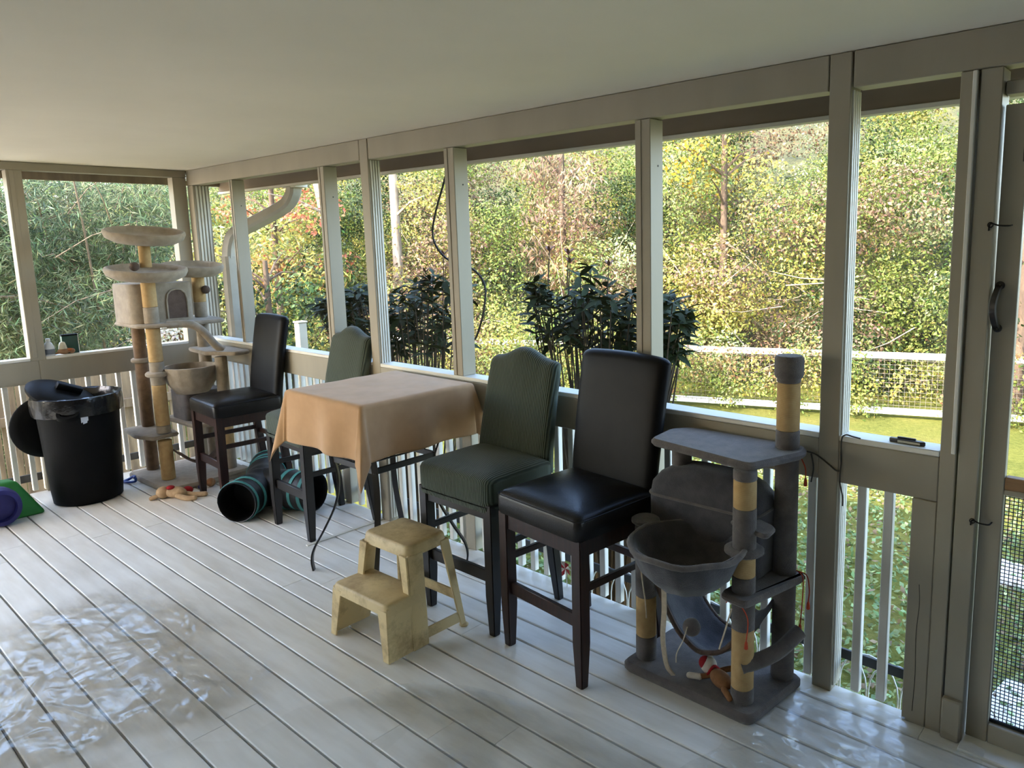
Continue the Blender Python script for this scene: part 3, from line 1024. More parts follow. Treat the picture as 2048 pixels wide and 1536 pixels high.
# ground cover seen between the balusters
rng = np.random.default_rng(8)
n = 26000
X = rng.uniform(0.6, 8.2, n); Yv = 0.75 + rng.random(n) ** 1.3 * 5.4
P = np.stack([X, Yv, np.full(n, GZ) + rng.uniform(0.01, 0.07, n)], 1)
N = rng.normal(size=(n, 3)) * 0.5; N[:, 2] += 1.0
Lf = rng.uniform(0.03, 0.075, n)
cols_ = np.array([lin(c)[:3] for c in ((124, 146, 98), (98, 124, 72), (142, 152, 98), (116, 126, 70), (128, 108, 80))])
C = cols_[rng.integers(0, 5, n)] * np.exp(rng.normal(size=(n, 1)) * 0.25)
me = leaf_mesh('ground_cover', P, N, Lf, Lf * 0.6, np.clip(C, 0.01, 0.9), rng, 0.0)
me.materials.append(MATS['leaves'])
o = bpy.data.objects.new('ground_cover', me); link(o)
tag(o, 'leafy ground cover in the shaded strip beside the porch', 'ground cover', kind='stuff')

# ---- white garden fence with wire infill
FA, FB = Vector((-6.0, 5.74)), Vector((9.0, 10.95))
FD = (FB - FA).normalized()
fence = thing('garden_fence', 'white rail fence with wire mesh along the lawn edge', 'fence', (FA.x, FA.y, GZ), math.atan2(FD.y, FD.x))
FL = (FB - FA).length
nb = 7
for k in range(nb):
    a, b = FL * k / nb, FL * (k + 1) / nb
    for z0, z1 in ((0.93, 1.03), (0.06, 0.16)):
        bm = BM(); box(bm, a, b - 0.004, -0.02, 0.02, z0, z1, 0.004, 1)
        new('rail', bm, 'pvc_white', fence)
for px_ in (-5.9, -3.2, -0.45, 2.35, 5.1, 7.9):
    bm = BM(); box(bm, -0.05, 0.05, 0.022, 0.12, -0.1, 1.02, 0.006, 1)
    new('post', bm, 'pvc_white', fence, 30, ((px_ - FA.x) / FD.x, 0, 0))
bm = BM()
x = 0.0
while x < FL:
    box(bm, x - 0.0016, x + 0.0016, -0.025, -0.022, 0.1, 1.0)
    x += 0.075
z = 0.14
while z < 1.0:
    box(bm, 0, FL, -0.0265, -0.0215, z - 0.0016, z + 0.0016)
    z += 0.07
o = new('wire_mesh', bm, 'galvanised', fence, 0); o['kind'] = 'stuff'
r3 = random.Random(9)
ivy = []
for i in range(210):
    s = r3.uniform(1.0, FL - 0.5)
    dens = noise.noise(Vector((s * 0.55, 3.1, 0)))
    if dens < -0.22:
        continue
    p = FA + FD * s
    ivy.append((p.x + 0.05, p.y - 0.12, GZ + r3.uniform(0.12, 1.15), r3.uniform(0.16, 0.34), r3.choice([GR, YG, PG, GR, (150, 120, 80)]), 0.9))
o = foliage('fence_vines', ivy, 2600, 61, None, size=(0.035, 0.075), jitter=0.35)
tag(o, 'yellow green vines climbing over the wire fence', 'vines', kind='stuff')

# ---- plank fence outside the end wall
pf = thing('plank_fence', 'weathered brown plank fence outside the end wall', 'fence', (-1.75, 0, 0))
r4 = random.Random(2)
yy = -3.6
while yy < 0.75:
    bm = BM()
    box(bm, -0.01, 0.01, 0.0, 0.133, GZ, r4.uniform(0.60, 0.66), 0.003, 1)
    new('plank', bm, 'fence_wood', pf, 30, (0, yy, 0))
    yy += 0.14 + r4.choice([0, 0, 0.004, 0.012])
for z in (-0.55, 0.22):
    bm = BM(); box(bm, 0.011, 0.05, -3.6, 0.9, z, z + 0.09, 0.003, 1); new('rail', bm, 'fence_wood', pf)
ball_o = BM(); ball(ball_o, (0, 0, 0), 0.11, sub=3)
o = new('play_ball', ball_o, 'pink_ball', None, 60, (-0.75, -1.22, GZ + 0.62)); tag(o, 'dusty pink ball behind the trash can outside the railing', 'ball')
st = thing('garden_stump', 'low wooden stump outside under the pink ball', 'stump', (-0.75, -1.22, GZ))
bm = BM(); lathe(bm, [(0.17, 0), (0.155, 0.2), (0.15, 0.5), (0.14, 0.51)], 16); new('wood', bm, 'bark_brown', st)

# ---- white post out on the lawn, stepping slabs, wire edging
bm = BM(); box(bm, -0.05, 0.05, -0.05, 0.05, GZ, 0.98, 0.006, 1)
box(bm, -0.06, 0.06, -0.06, 0.06, 0.98, 1.0, 0.006, 1)
o = new('white_post', bm, 'pvc_white', None, 30, (-1.03, 1.5, 0)); o.data.materials[0] = MATS['downspout_paint']; tag(o, 'plain pale post standing outside behind the far black stool', 'post')
for i, (x, y, w, d, lab) in enumerate(((5.85, 3.9, 0.75, 0.42, 'pale stepping slab on the grass beyond the screen door'), (6.55, 1.9, 1.3, 0.5, 'white landing slab just outside the screen door'))):
    bm = BM(); box(bm, -w / 2, w / 2, -d / 2, d / 2, GZ - 0.02, GZ + 0.06, 0.015, 2)
    o = new('stone_slab', bm, 'concrete', None, 30, (x, y, 0)); o.rotation_euler = (0, 0, -0.15); tag(o, lab, 'slab')
ed = thing('wire_edging', 'white looped wire edging below the porch railing', 'garden edging', (4.2, 0.42, 0))
bm0 = BM()
tube(bm0, [(0.13 * cos(a), 0, -0.2 + 0.16 * sin(a)) for a in [pi * k / 10 for k in range(11)]] + [(-0.13, 0, -0.98)], 0.004, 5)
tube(bm0, [(0.13, 0, -0.2), (0.13, 0, -0.98)], 0.004, 5)
me0 = bpy.data.meshes.new('wire_loop'); bm0.to_mesh(me0); bm0.free(); finish(me0, 'pvc_white', 60)
for k in range(15):
    o = bpy.data.objects.new('wire_loop', me0); link(o, ed); o.location = (k * 0.135, 0.012 * (k % 2), 0)
bm = BM()
for z in (-0.3, -0.5, -0.75):
    tube(bm, [(-0.13, 0.006, z), (2.02, 0.006, z)], 0.0035, 5)
new('tie_wire', bm, 'pvc_white', ed)

# ---- two dark glossy shrubs by the porch
bml = BM()
def leaf_fn(u, v):
    w = sin(pi * min(1, u * 0.97 + 0.02)) ** 0.8 * 0.5 * (1 - 0.25 * u)
    x = (v - 0.5) * 2 * w * 0.36
    return Vector((x, u, 0.10 * abs(x) * 2 - 0.22 * u * u))
surf(bml, 5, 2, leaf_fn)
me_leaf = bpy.data.meshes.new('leaf'); bml.to_mesh(me_leaf); bml.free(); finish(me_leaf, 'glossy_leaf', 60)
bml = BM()
surf(bml, 4, 2, leaf_fn)
me_bud = bpy.data.meshes.new('bud_leaf'); bml.to_mesh(me_bud); bml.free(); finish(me_bud, 'bud_red', 60)
def shrub(label, base, tips, seed, buds):
    r = random.Random(seed)
    o = thing('glossy_shrub', label, 'shrub', base)
    bm = BM()
    extra = []
    cnt = 0
    B0 = Vector(base)
    for (x, y, z) in tips:
        e = Vector((x, y, z)) - B0
        s = Vector((e.x * 0.25 + r.uniform(-0.06, 0.06), e.y * 0.25, 0))
        mid = s.lerp(e, 0.55) + Vector((r.uniform(-0.05, 0.05), r.uniform(-0.04, 0.04), 0.03))
        tube(bm, spline([s, mid, e], 4), [0.011, 0.010, 0.009, 0.009, 0.008, 0.007, 0.006, 0.005, 0.004], 5)
        for w in range(2):
            c = e - (e - mid).normalized() * 0.07 * w
            m = r.randint(5, 7)
            for k in range(m):
                a = 2 * pi * k / m + r.uniform(-0.4, 0.4)
                el = r.uniform(-0.55, 0.75)
                L = r.uniform(0.10, 0.155)
                M = Matrix.Translation(c) @ Matrix.Rotation(a, 4, 'Z') @ Matrix.Rotation(el, 4, 'X') @ Matrix.Rotation(r.uniform(-0.6, 0.6), 4, 'Y') @ Matrix.Scale(L, 4)
                if cnt < 280:
                    lf = bpy.data.objects.new('leaf', me_leaf); link(lf, o); lf.matrix_local = M; cnt += 1
                else:
                    extra.append(M)
    for (x, y, z) in buds:
        e = Vector((x, y, z)) - B0
        tube(bm, [e - Vector((0.02, 0, 0.22)), e], [0.005, 0.003], 5)
        for k in range(5):
            M = Matrix.Translation(e) @ Matrix.Rotation(k * 1.26, 4, 'Z') @ Matrix.Rotation(0.9, 4, 'X') @ Matrix.Scale(0.07, 4)
            lf = bpy.data.objects.new('bud_leaf', me_bud); link(lf, o); lf.matrix_local = M
    new('stems', bm, 'stem_brown', o)
    if extra:
        b2 = BM()
        for M in extra:
            k0 = len(b2.verts)
            b2.from_mesh(me_leaf)
            b2.verts.ensure_lookup_table()
            bmesh.ops.transform(b2, matrix=M, verts=b2.verts[k0:])
        f = new('inner_leaves', b2, 'glossy_leaf', o, 60); f['kind'] = 'stuff'
    return o
r5 = random.Random(14)
def tips(n, x0, x1, y0, y1, z0, topf):
    out = []
    for i in range(n):
        u = (i + r5.random()) / n
        x = x0 + (x1 - x0) * u
        out.append((x, r5.uniform(y0, y1), r5.uniform(z0, topf(u))))
    return out
t1 = tips(84, 2.98, 4.25, 0.95, 1.5, 1.12, lambda u: 1.5 + 0.18 * sin(pi * min(1, u * 1.4 + 0.1)))
shrub('dark glossy leaved shrub outside behind the near green and black stools', (3.55, 1.2, GZ), t1, 4,
      [(3.17, 1.1, 1.76), (3.33, 1.12, 1.74), (3.62, 1.2, 1.66), (3.36, 1.1, 1.68)])
t2 = tips(96, 0.35, 2.2, 0.8, 1.25, 1.0, lambda u: 1.36 + 0.26 * u)
shrub('dark glossy leaved shrub outside behind the table and far green stool', (1.7, 1.0, GZ), t2, 6,
      [(2.2, 0.95, 1.74), (2.26, 1.0, 1.68), (1.9, 1.0, 1.6)])
# loose dark cable looping outside the middle openings
bm = BM()
tube(bm, spline([(3.12, 0.32, 2.44), (3.02, 0.31, 2.22), (2.92, 0.3, 2.0), (2.9, 0.3, 1.86), (3.02, 0.3, 1.74), (3.28, 0.28, 1.68), (3.40, 0.27, 1.58), (3.40, 0.25, 1.42), (3.33, 0.25, 1.27), (3.25, 0.25, 1.16), (3.2, 0.26, 0.6)], 6), 0.007, 6)
o = new('hanging_cable', bm, 'cord_black'); tag(o, 'thin dark cable hanging from the eave outside the middle openings', 'cable')
# ------------------------------------------------------------------ furniture
def rrect(w, d, rad, n=5, c=(0, 0)):
    w, d = w / 2, d / 2
    return rounded_poly([(c[0] - w, c[1] - d), (c[0] + w, c[1] - d), (c[0] + w, c[1] + d), (c[0] - w, c[1] + d)], rad, n)

def newp(name, bm, mat, parent, smooth=40):
    """geometry written in room coordinates, parented to a thing that stands elsewhere"""
    p = parent
    off = Vector((0, 0, 0))
    while p is not None:
        off += p.location
        p = p.parent
    bmesh.ops.translate(bm, verts=bm.verts, vec=-off)
    return new(name, bm, mat, parent, smooth)

def cushion(bm, w, d, z0, z1, rad=0.05, puff=0.012, c=(0, 0)):
    rings = []
    for ins, z in ((0.02, z0), (0.004, z0 + 0.008), (0.0, z0 + 0.03), (0.0, z1 - 0.032), (0.006, z1 - 0.016), (0.022, z1 - 0.005), (0.05, z1 + puff * 0.3), (0.11, z1 + puff * 0.8), (0.165, z1 + puff)):
        o = rrect(max(0.02, w - 2 * ins), max(0.02, d - 2 * ins), max(0.004, min(rad, (w - 2 * ins) / 2.2)), 5, c)
        rings.append([Vector((p[0], p[1], z)) for p in o])
    loft(bm, rings)

def back_panel(bm, w0, w1, z0, ztop, yb, yt, th, nu=22, nv=10, ex=1.3):
    rings = []
    for i in range(nu + 1):
        u = i / nu
        s = 2 * u - 1
        s = math.copysign(abs(s) ** 0.85, s)
        e = max(0.0, 1 - abs(s) ** 9)
        t = th * (0.35 + 0.65 * sqrt(e)) / 2
        zt = ztop(s) - (0.02 * abs(s) ** 14)
        pts = []
        def yc(z):
            f = max(0.0, (z - z0) / (zt - z0))
            return yb + (yt - yb) * f ** ex
        def xx(z):
            f = (z - z0) / (zt - z0)
            return s * (w0 + (w1 - w0) * f) / 2
        H = zt - z0
        for k in range(nv + 1):
            z = z0 + (H - t) * k / nv
            pts.append(Vector((xx(z), yc(z) - t, z)))
        for k in range(1, 6):
            a = pi * k / 6
            z = z0 + H - t + t * sin(a)
            pts.append(Vector((xx(z), yc(z) - t * cos(a), z)))
        for k in range(nv, -1, -1):
            z = z0 + (H - t) * k / nv
            pts.append(Vector((xx(z), yc(z) + t, z)))
        rings.append(pts)
    loft(bm, rings)

def leg(bm, top, bot, s0, s1, ztaper):
    t, b = Vector(top), Vector(bot)
    f = (t.z - ztaper) / (t.z - b.z)
    m = t.lerp(b, f)
    def ring(c, s):
        h = s / 2
        return [Vector((c.x - h, c.y - h, c.z)), Vector((c.x + h, c.y - h, c.z)), Vector((c.x + h, c.y + h, c.z)), Vector((c.x - h, c.y + h, c.z))]
    loft(bm, [ring(b, s1), ring(b + Vector((0, 0, 0.004)), s1 + 0.003), ring(m, s0), ring(t, s0)])
    bmesh.ops.bevel(bm, geom=[e for e in bm.edges if abs((e.verts[0].co - e.verts[1].co).normalized().z) > 0.7], offset=0.004, segments=2, affect='EDGES')

def bar(bm, a, b, w, h, bev=0.003):
    """rectangular stretcher from a to b, w across, h tall"""
    a, b = Vector(a), Vector(b)
    d = (b - a).normalized()
    n = d.cross(Vector((0, 0, 1))).normalized() * (w / 2)
    z = Vector((0, 0, h / 2))
    hexa(bm, [a - n - z, b - n - z, b + n - z, a + n - z], [a - n + z, b - n + z, b + n + z, a + n + z], bev, 1)

def bar_stool(label, loc, rz, style, group, w=0.46, d=0.43, hs=0.755):
    o = thing('bar_stool', label, 'bar stool', loc, rz, group)
    wood = 'dark_wood' if style == 'leather' else 'espresso_wood'
    fx, fy, by = w / 2, -d / 2, d / 2
    for sx in (-1, 1):
        bm = BM(); leg(bm, (sx * fx, fy, hs - 0.11), (sx * fx, fy - 0.005, 0), 0.055, 0.036, 0.2); new('leg', bm, wood, o, 40)
        bm = BM(); leg(bm, (sx * (fx - 0.01), by - 0.02, hs - 0.11), (sx * fx, by + 0.05, 0), 0.05, 0.034, 0.2); new('leg', bm, wood, o, 40)
    bm = BM()
    ap0, ap1 = hs - 0.185, hs - 0.115
    for s in (-1, 1):
        box(bm, s * fx - 0.014, s * fx + 0.014, fy + 0.028, by - 0.04, ap0, ap1, 0.002, 1)
    box(bm, -fx + 0.028, fx - 0.028, fy - 0.018, fy + 0.012, ap0, ap1, 0.002, 1)
    box(bm, -fx + 0.02, fx - 0.02, by - 0.04, by - 0.012, ap0, ap1, 0.002, 1)
    new('seat_frame', bm, wood, o)
    bm = BM(); bar(bm, (-fx + 0.027, fy, 0.285), (fx - 0.027, fy, 0.285), 0.022, 0.06); new('stretcher', bm, wood, o)
    for s in (-1, 1):
        bm = BM(); bar(bm, (s * fx, fy + 0.027, 0.425), (s * fx, by + 0.0, 0.425), 0.02, 0.032); new('stretcher', bm, wood, o)
    bm = BM(); bar(bm, (-fx + 0.02, by + 0.012, 0.4), (fx - 0.02, by + 0.012, 0.4), 0.02, 0.035); new('stretcher', bm, wood, o)
    if style == 'leather':
        bm = BM(); cushion(bm, w + 0.06, d + 0.055, hs - 0.12, hs - 0.004, 0.035, 0.016, (0, -0.01)); st = new('seat', bm, 'leather', o, 50)
        bm = BM()
        pts = [Vector((p[0], p[1], hs - 0.026)) for p in rrect(w + 0.058, d + 0.053, 0.035, 5, (0, -0.01))]
        tube(bm, pts + [pts[0]], 0.0028, 6, cap=False); new('piping', bm, 'leather', st)
        bm = BM(); back_panel(bm, w + 0.04, w + 0.06, hs - 0.10, lambda s: 1.33 - 0.012 * s * s, by - 0.005, by + 0.10, 0.075); new('backrest', bm, 'leather_back', o, 50)
        bm = BM()
        for k in range(7):
            ball(bm, ((k - 3) * 0.066, by + 0.112, 1.322 - 0.012 * ((k - 3) / 3.5) ** 2), 0.005, 0.005, 0.003, 1)
        new('stud_row', bm, 'galvanised', o)
    else:
        bm = BM(); cushion(bm, w + 0.06, d + 0.055, hs - 0.125, hs + 0.02, 0.06, 0.022, (0, -0.01)); st = new('seat', bm, 'green_rib', o, 50)
        bm = BM()
        r1 = [Vector((p[0], p[1], hs - 0.12)) for p in rrect(w + 0.062, d + 0.057, 0.06, 5, (0, -0.01))]
        r2 = [Vector((p[0], p[1], hs - 0.145 + 0.004 * sin(i * 1.7))) for i, p in enumerate(rrect(w + 0.05, d + 0.046, 0.055, 5, (0, -0.01)))]
        loft(bm, [r2, r1], cap=False); new('cover_hem', bm, 'green_rib', st)
        bm = BM(); back_panel(bm, w + 0.045, w + 0.0, hs - 0.06, lambda s: 1.245 + 0.055 * (0.5 + 0.5 * cos(pi * min(1, abs(s) * 1.25))), by - 0.01, by + 0.10, 0.085, 30); new('backrest', bm, 'green_rib', o, 50)
    return o

bar_stool('black leather bar stool beside the grey cat tree', (4.65, -0.36, 0), -0.10, 'leather', None, 0.475, 0.44)
bar_stool('black leather bar stool standing before the tan cat tree', (1.24, -0.30, 0), -0.06, 'leather', None, 0.44, 0.44)
bar_stool('green ribbed slipcovered bar stool between the table and a black leather stool', (4.04, -0.345, 0), 0.0, 'cover', None, 0.47, 0.40)
bar_stool('green ribbed slipcovered bar stool mostly hidden behind the cloth-covered table', (2.33, -0.28, 0), -0.04, 'cover', None, 0.45, 0.41)

# ---- bar table with curved strap legs
TX, TY, TZ, TH = 3.25, -0.405, 1.058, 0.345
tb = thing('bar_table', 'tall square table with curved dark metal legs under the cloth', 'table', (TX, TY, 0))
bm = BM(); box(bm, -TH, TH, -TH, TH, TZ - 0.028, TZ - 0.004, 0.004, 1); new('tabletop', bm, 'espresso_wood', tb)
for sx in (-1, 1):
    for sy in (-1, 1):
        bm = BM()
        rr_ = [(0.30, 1.028), (0.275, 0.9), (0.215, 0.72), (0.185, 0.56), (0.20, 0.40), (0.255, 0.24), (0.30, 0.13), (0.312, 0.06), (0.308, 0.0)]
        pts = spline([(sx * r, sy * r, z) for r, z in rr_], 5)
        tube(bm, pts, [1.0] * len(pts), prof=RECT(0.005, 0.016), up=(sx, sy, 0))
        new('leg', bm, 'black_metal', tb)
for z, hh in ((1.0, 0.27), (0.655, 0.20)):
    for k in range(4):
        a = [(-hh, -hh), (hh, -hh), (hh, hh), (-hh, hh)]
        p, q = a[k], a[(k + 1) % 4]
        bm = BM(); bar(bm, (p[0], p[1], z), (q[0], q[1], z), 0.012, 0.035); new('frame_bar', bm, 'black_metal', tb)
bm = BM()
for k in (-1, 0, 1):
    tube(bm, [(k * 0.1, -0.2, 0.675), (k * 0.1, 0.2, 0.675)], 0.005, 6)
new('shelf_rod', bm, 'black_metal', tb)

# ---- table cloth
cl = 0.655
rnd_ = random.Random(4)
def cloth(u, v):
    a, b = (u * 2 - 1) * cl, (v * 2 - 1) * cl
    h = TH + 0.004
    qx, qy = max(-h, min(h, a)), max(-h, min(h, b))
    ox, oy = a - qx, b - qy
    L = math.hypot(ox, oy)
    w = 0.0022 * noise.noise(Vector((a * 9, b * 9, 1))) + 0.0016 * noise.noise(Vector((a * 3 + b * 9, b * 4, 5)))
    if L < 1e-6:
        return Vector((a, b, TZ + 0.001 + w))
    dx, dy = ox / L, oy / L
    tt = min(abs(ox), abs(oy)) / max(abs(ox), abs(oy))
    s = b if abs(ox) > abs(oy) else a
    rip = 0.016 * sin(s * 17 + 2.0 * (ox > 0) + 1.1 * (oy > 0)) + 0.012 * noise.noise(Vector((s * 6, 2.0 * dx, 3 * dy)))
    fold = tt ** 0.7
    out = 0.006 + min(L, 0.02) * 0.5 + L * (0.05 + 0.30 * fold * (1 - 0.25 * fold)) + rip * min(1, L / 0.25) * (1 - tt)
    z = TZ - (L - 0.012 * (1 - math.exp(-L / 0.012))) * 0.965 + w * 0.3
    # tangential squeeze makes the corner drape hang as one pointed fold
    return Vector((qx + dx * out, qy + dy * out, z))
bm = BM(); surf(bm, 110, 110, cloth)
o = new('tablecloth', bm, 'cloth_tan', None, 60, (TX, TY, 0))
md = o.modifiers.new('thick', 'SOLIDIFY'); md.thickness = 0.0015; md.offset = 1
tag(o, 'tan cloth draped over the tall square table', 'tablecloth')

# ---- two-step plastic stool
ss = thing('step_stool', 'cream two-step plastic stool with worn treads', 'step stool', (3.865, -0.80, 0), 0.03)
ss.scale = (1.1, 1.06, 1.0)
def quadr(w, y0, y1, z):
    return [(-w, y0, z), (w, y0, z), (w, y1, z), (-w, y1, z)]
bm = BM()
poly = rounded_poly([(-0.15, -0.045), (0.15, -0.045), (0.145, 0.175), (-0.145, 0.175)], 0.035, 5)
def skirt_slab(poly, zt, drop, grow):
    c = Vector((sum(p[0] for p in poly) / len(poly), sum(p[1] for p in poly) / len(poly)))
    def ring(s, z):
        out = []
        for p in poly:
            d = Vector((p[0], p[1])) - c
            out.append(Vector((c.x + d.x * (1 + s / d.length), c.y + d.y * (1 + s / d.length), z)))
        return out
    return [ring(grow, zt - drop), ring(0.004, zt - 0.012), ring(-0.002, zt - 0.004), ring(-0.012, zt)]
loft(bm, skirt_slab(poly, 0.475, 0.055, 0.014))
new('upper_tread', bm, 'stool_plastic', ss)
bm = BM()
poly = rounded_poly([(-0.185, -0.195), (0.185, -0.195), (0.178, 0.0), (-0.178, 0.0)], 0.03, 5)
loft(bm, skirt_slab(poly, 0.262, 0.05, 0.012))
new('lower_tread', bm, 'stool_plastic', ss)
for s in (-1, 1):
    # front side panel: broad wing from lower tread to the floor, rising to the upper tread
    bm = BM()
    hexa(bm, [(s * 0.205, -0.212, 0), (s * 0.205, -0.045, 0), (s * 0.188, -0.05, 0.004), (s * 0.188, -0.205, 0.004)],
         [(s * 0.188, -0.198, 0.245), (s * 0.182, -0.02, 0.245), (s * 0.168, -0.02, 0.245), (s * 0.172, -0.19, 0.245)], 0.004, 1)
    # rim that turns round the front edge
    hexa(bm, [(s * 0.205, -0.214, 0), (s * 0.165, -0.214, 0), (s * 0.167, -0.205, 0), (s * 0.205, -0.205, 0)],
         [(s * 0.188, -0.200, 0.235), (s * 0.125, -0.200, 0.235), (s * 0.125, -0.19, 0.235), (s * 0.188, -0.19, 0.235)], 0.003, 1)
    new('front_foot', bm, 'stool_plastic', ss)
    bm = BM()
    hexa(bm, [(s * 0.210, -0.085, 0), (s * 0.210, 0.0, 0), (s * 0.192, -0.01, 0), (s * 0.19, -0.08, 0)],
         [(s * 0.162, -0.055, 0.43), (s * 0.162, 0.03, 0.43), (s * 0.142, 0.02, 0.43), (s * 0.142, -0.05, 0.43)], 0.006, 2)
    hexa(bm, [(s * 0.209, -0.09, 0), (s * 0.150, -0.075, 0.2), (s * 0.150, -0.066, 0.2), (s * 0.209, -0.08, 0)],
         [(s * 0.160, -0.064, 0.43), (s * 0.108, -0.064, 0.43), (s * 0.108, -0.055, 0.43), (s * 0.160, -0.055, 0.43)], 0.003, 1)
    new('front_leg', bm, 'stool_plastic', ss)
    bm = BM()
    hexa(bm, [(s * 0.222, 0.175, 0), (s * 0.222, 0.207, 0), (s * 0.206, 0.2, 0), (s * 0.206, 0.18, 0)],
         [(s * 0.158, 0.13, 0.44), (s * 0.158, 0.182, 0.44), (s * 0.142, 0.176, 0.44), (s * 0.142, 0.135, 0.44)], 0.004, 1)
    hexa(bm, [(s * 0.222, 0.200, 0), (s * 0.196, 0.200, 0), (s * 0.196, 0.207, 0), (s * 0.222, 0.207, 0)],
         [(s * 0.158, 0.176, 0.44), (s * 0.115, 0.176, 0.44), (s * 0.115, 0.182, 0.44), (s * 0.158, 0.182, 0.44)], 0.003, 1)
    ball(bm, (s * 0.215, 0.195, 0.008), 0.022, 0.022, 0.009, 2)
    new('back_leg', bm, 'stool_plastic', ss)
    bm = BM()
    hexa(bm, [(s * 0.205, -0.02, 0.028), (s * 0.216, 0.185, 0.028), (s * 0.209, 0.185, 0.028), (s * 0.198, -0.02, 0.028)],
         [(s * 0.199, -0.02, 0.078), (s * 0.209, 0.185, 0.078), (s * 0.202, 0.185, 0.078), (s * 0.192, -0.02, 0.078)], 0.002, 1)
    new('side_brace', bm, 'stool_plastic', ss)
bm = BM(); hexa(bm, [(-0.2, 0.192, 0.12), (0.2, 0.192, 0.12), (0.2, 0.2, 0.12), (-0.2, 0.2, 0.12)], [(-0.19, 0.187, 0.175), (0.19, 0.187, 0.175), (0.19, 0.195, 0.175), (-0.19, 0.195, 0.175)], 0.002, 1)
new('back_brace', bm, 'stool_plastic', ss)

# ------------------------------------------------------------------ cat furniture
def pole(parent, x, y, segs, r=0.045):
    """post made of stacked lengths: (z0, z1, material)"""
    p = None
    for z0, z1, m in segs:
        bm = BM()
        rr = r if m != 'sisal' else r * 0.97
        lathe(bm, [(rr * 0.9, z0), (rr, z0 + 0.004), (rr, (z0 + z1) / 2), (rr, z1 - 0.004), (rr * 0.9, z1)], 18, (x, y, 0))
        newp('post' if m != 'sisal' else 'sisal_wrap', bm, m, parent, 50)

ct = thing('cat_tree', 'grey carpeted cat tree with hanging basket beside the near fluted post', 'cat tree', (5.24, -0.2, 0))
bm = BM(); slab(bm, rounded_poly([(4.915, -0.405), (5.535, -0.415), (5.575, -0.03), (4.935, -0.02)], 0.04), 0.0, 0.045, 0.012); newp('base', bm, 'cat_grey', ct)
pole(ct, 4.985, -0.315, [(0.045, 0.15, 'cat_grey'), (0.15, 0.33, 'sisal'), (0.33, 0.655, 'cat_grey')])
pole(ct, 5.455, -0.335, [(0.045, 0.105, 'cat_grey'), (0.105, 0.35, 'sisal'), (0.35, 0.47, 'cat_grey'), (0.50, 0.565, 'cat_grey'), (0.565, 0.655, 'sisal'), (0.655, 0.835, 'cat_grey'), (0.835, 0.945, 'sisal'), (0.945, 0.985, 'cat_grey')])
pole(ct, 5.505, -0.085, [(0.045, 0.47, 'cat_grey'), (0.50, 0.985, 'cat_grey'), (1.018, 1.09, 'cat_grey'), (1.09, 1.28, 'sisal'), (1.28, 1.375, 'cat_grey')], 0.046)
bm = BM(); lathe(bm, [(0.052, 1.30), (0.056, 1.31), (0.056, 1.375), (0.048, 1.385), (0.02, 1.387)], 18, (5.505, -0.085, 0)); newp('post_cap', bm, 'cat_grey', ct)
pole(ct, 5.06, -0.15, [(0.88, 0.985, 'cat_grey')], 0.043)
bm = BM(); slab(bm, rounded_poly([(4.985, -0.285), (4.965, -0.10), (5.03, -0.03), (5.56, -0.02), (5.585, -0.10), (5.49, -0.365)], 0.03), 0.985, 1.018, 0.012); newp('top_platform', bm, 'cat_grey', ct)
bm = BM(); slab(bm, rounded_poly([(5.385, -0.40), (5.50, -0.42), (5.585, -0.06), (5.56, -0.03), (5.42, -0.03)], 0.03), 0.47, 0.50, 0.01); newp('middle_platform', bm, 'cat_grey', ct)
# basket
BC = Vector((5.262, -0.43, 0.675))
bm = BM()
def bw(a, j):
    return 0.03 * sin(a * 11 + j) * (1 if 1 <= j <= 4 else 0.3)
lathe(bm, [(0.05, -0.175), (0.12, -0.16), (0.18, -0.10), (0.212, -0.03), (0.222, 0.0), (0.215, 0.008), (0.2, 0.0), (0.185, -0.03), (0.15, -0.10), (0.09, -0.14), (0.03, -0.15)], 48, BC, wob=bw)
newp('basket', bm, 'cat_grey_blue', ct, 60)
bm = BM(); tube(bm, [(BC.x + 0.222 * cos(a), BC.y + 0.222 * sin(a), BC.z + 0.004 * sin(a * 7)) for a in [2 * pi * k / 40 for k in range(41)]], 0.012, 8, cap=False)
newp('basket_rim', bm, 'cat_grey', ct, 60)
for cx_, cy_, rr_ in ((5.455, -0.335, 0.075), (4.985, -0.315, 0.06)):
    bm = BM(); lathe(bm, [(rr_ - 0.01, 0.655), (rr_, 0.662), (rr_, 0.673), (rr_ - 0.01, 0.68)], 20, (cx_, cy_, 0)); newp('basket_collar', bm, 'cat_grey', ct)
bm = BM(); slab(bm, rounded_poly([(5.36, -0.30), (5.56, -0.36), (5.55, -0.25), (5.42, -0.2)], 0.04), 0.735, 0.755, 0.008); newp('perch', bm, 'cat_grey', ct)
# curtained hut with a rounded roof
bm = BM()
rings = []
for z, w, d in ((0.50, 0.50, 0.21), (0.51, 0.515, 0.225), (0.76, 0.515, 0.225), (0.815, 0.50, 0.215), (0.855, 0.44, 0.18), (0.885, 0.34, 0.14), (0.896, 0.2, 0.1)):
    rings.append([Vector((5.205 + p[0], -0.145 + p[1], z)) for p in rrect(w, d, 0.06 if w > 0.3 else 0.04, 5)])
loft(bm, rings); hut = newp('hut', bm, 'cat_grey_blue', ct, 60)
bm = BM(); tube(bm, [Vector((5.205 + p[0], -0.145 + p[1], 0.765)) for p in rrect(0.517, 0.227, 0.06, 5)] + [Vector((5.205 + rrect(0.517, 0.227, 0.06, 5)[0][0], -0.145 + rrect(0.517, 0.227, 0.06, 5)[0][1], 0.765))], 0.006, 6, cap=False); newp('hut_seam', bm, 'cat_grey', hut)
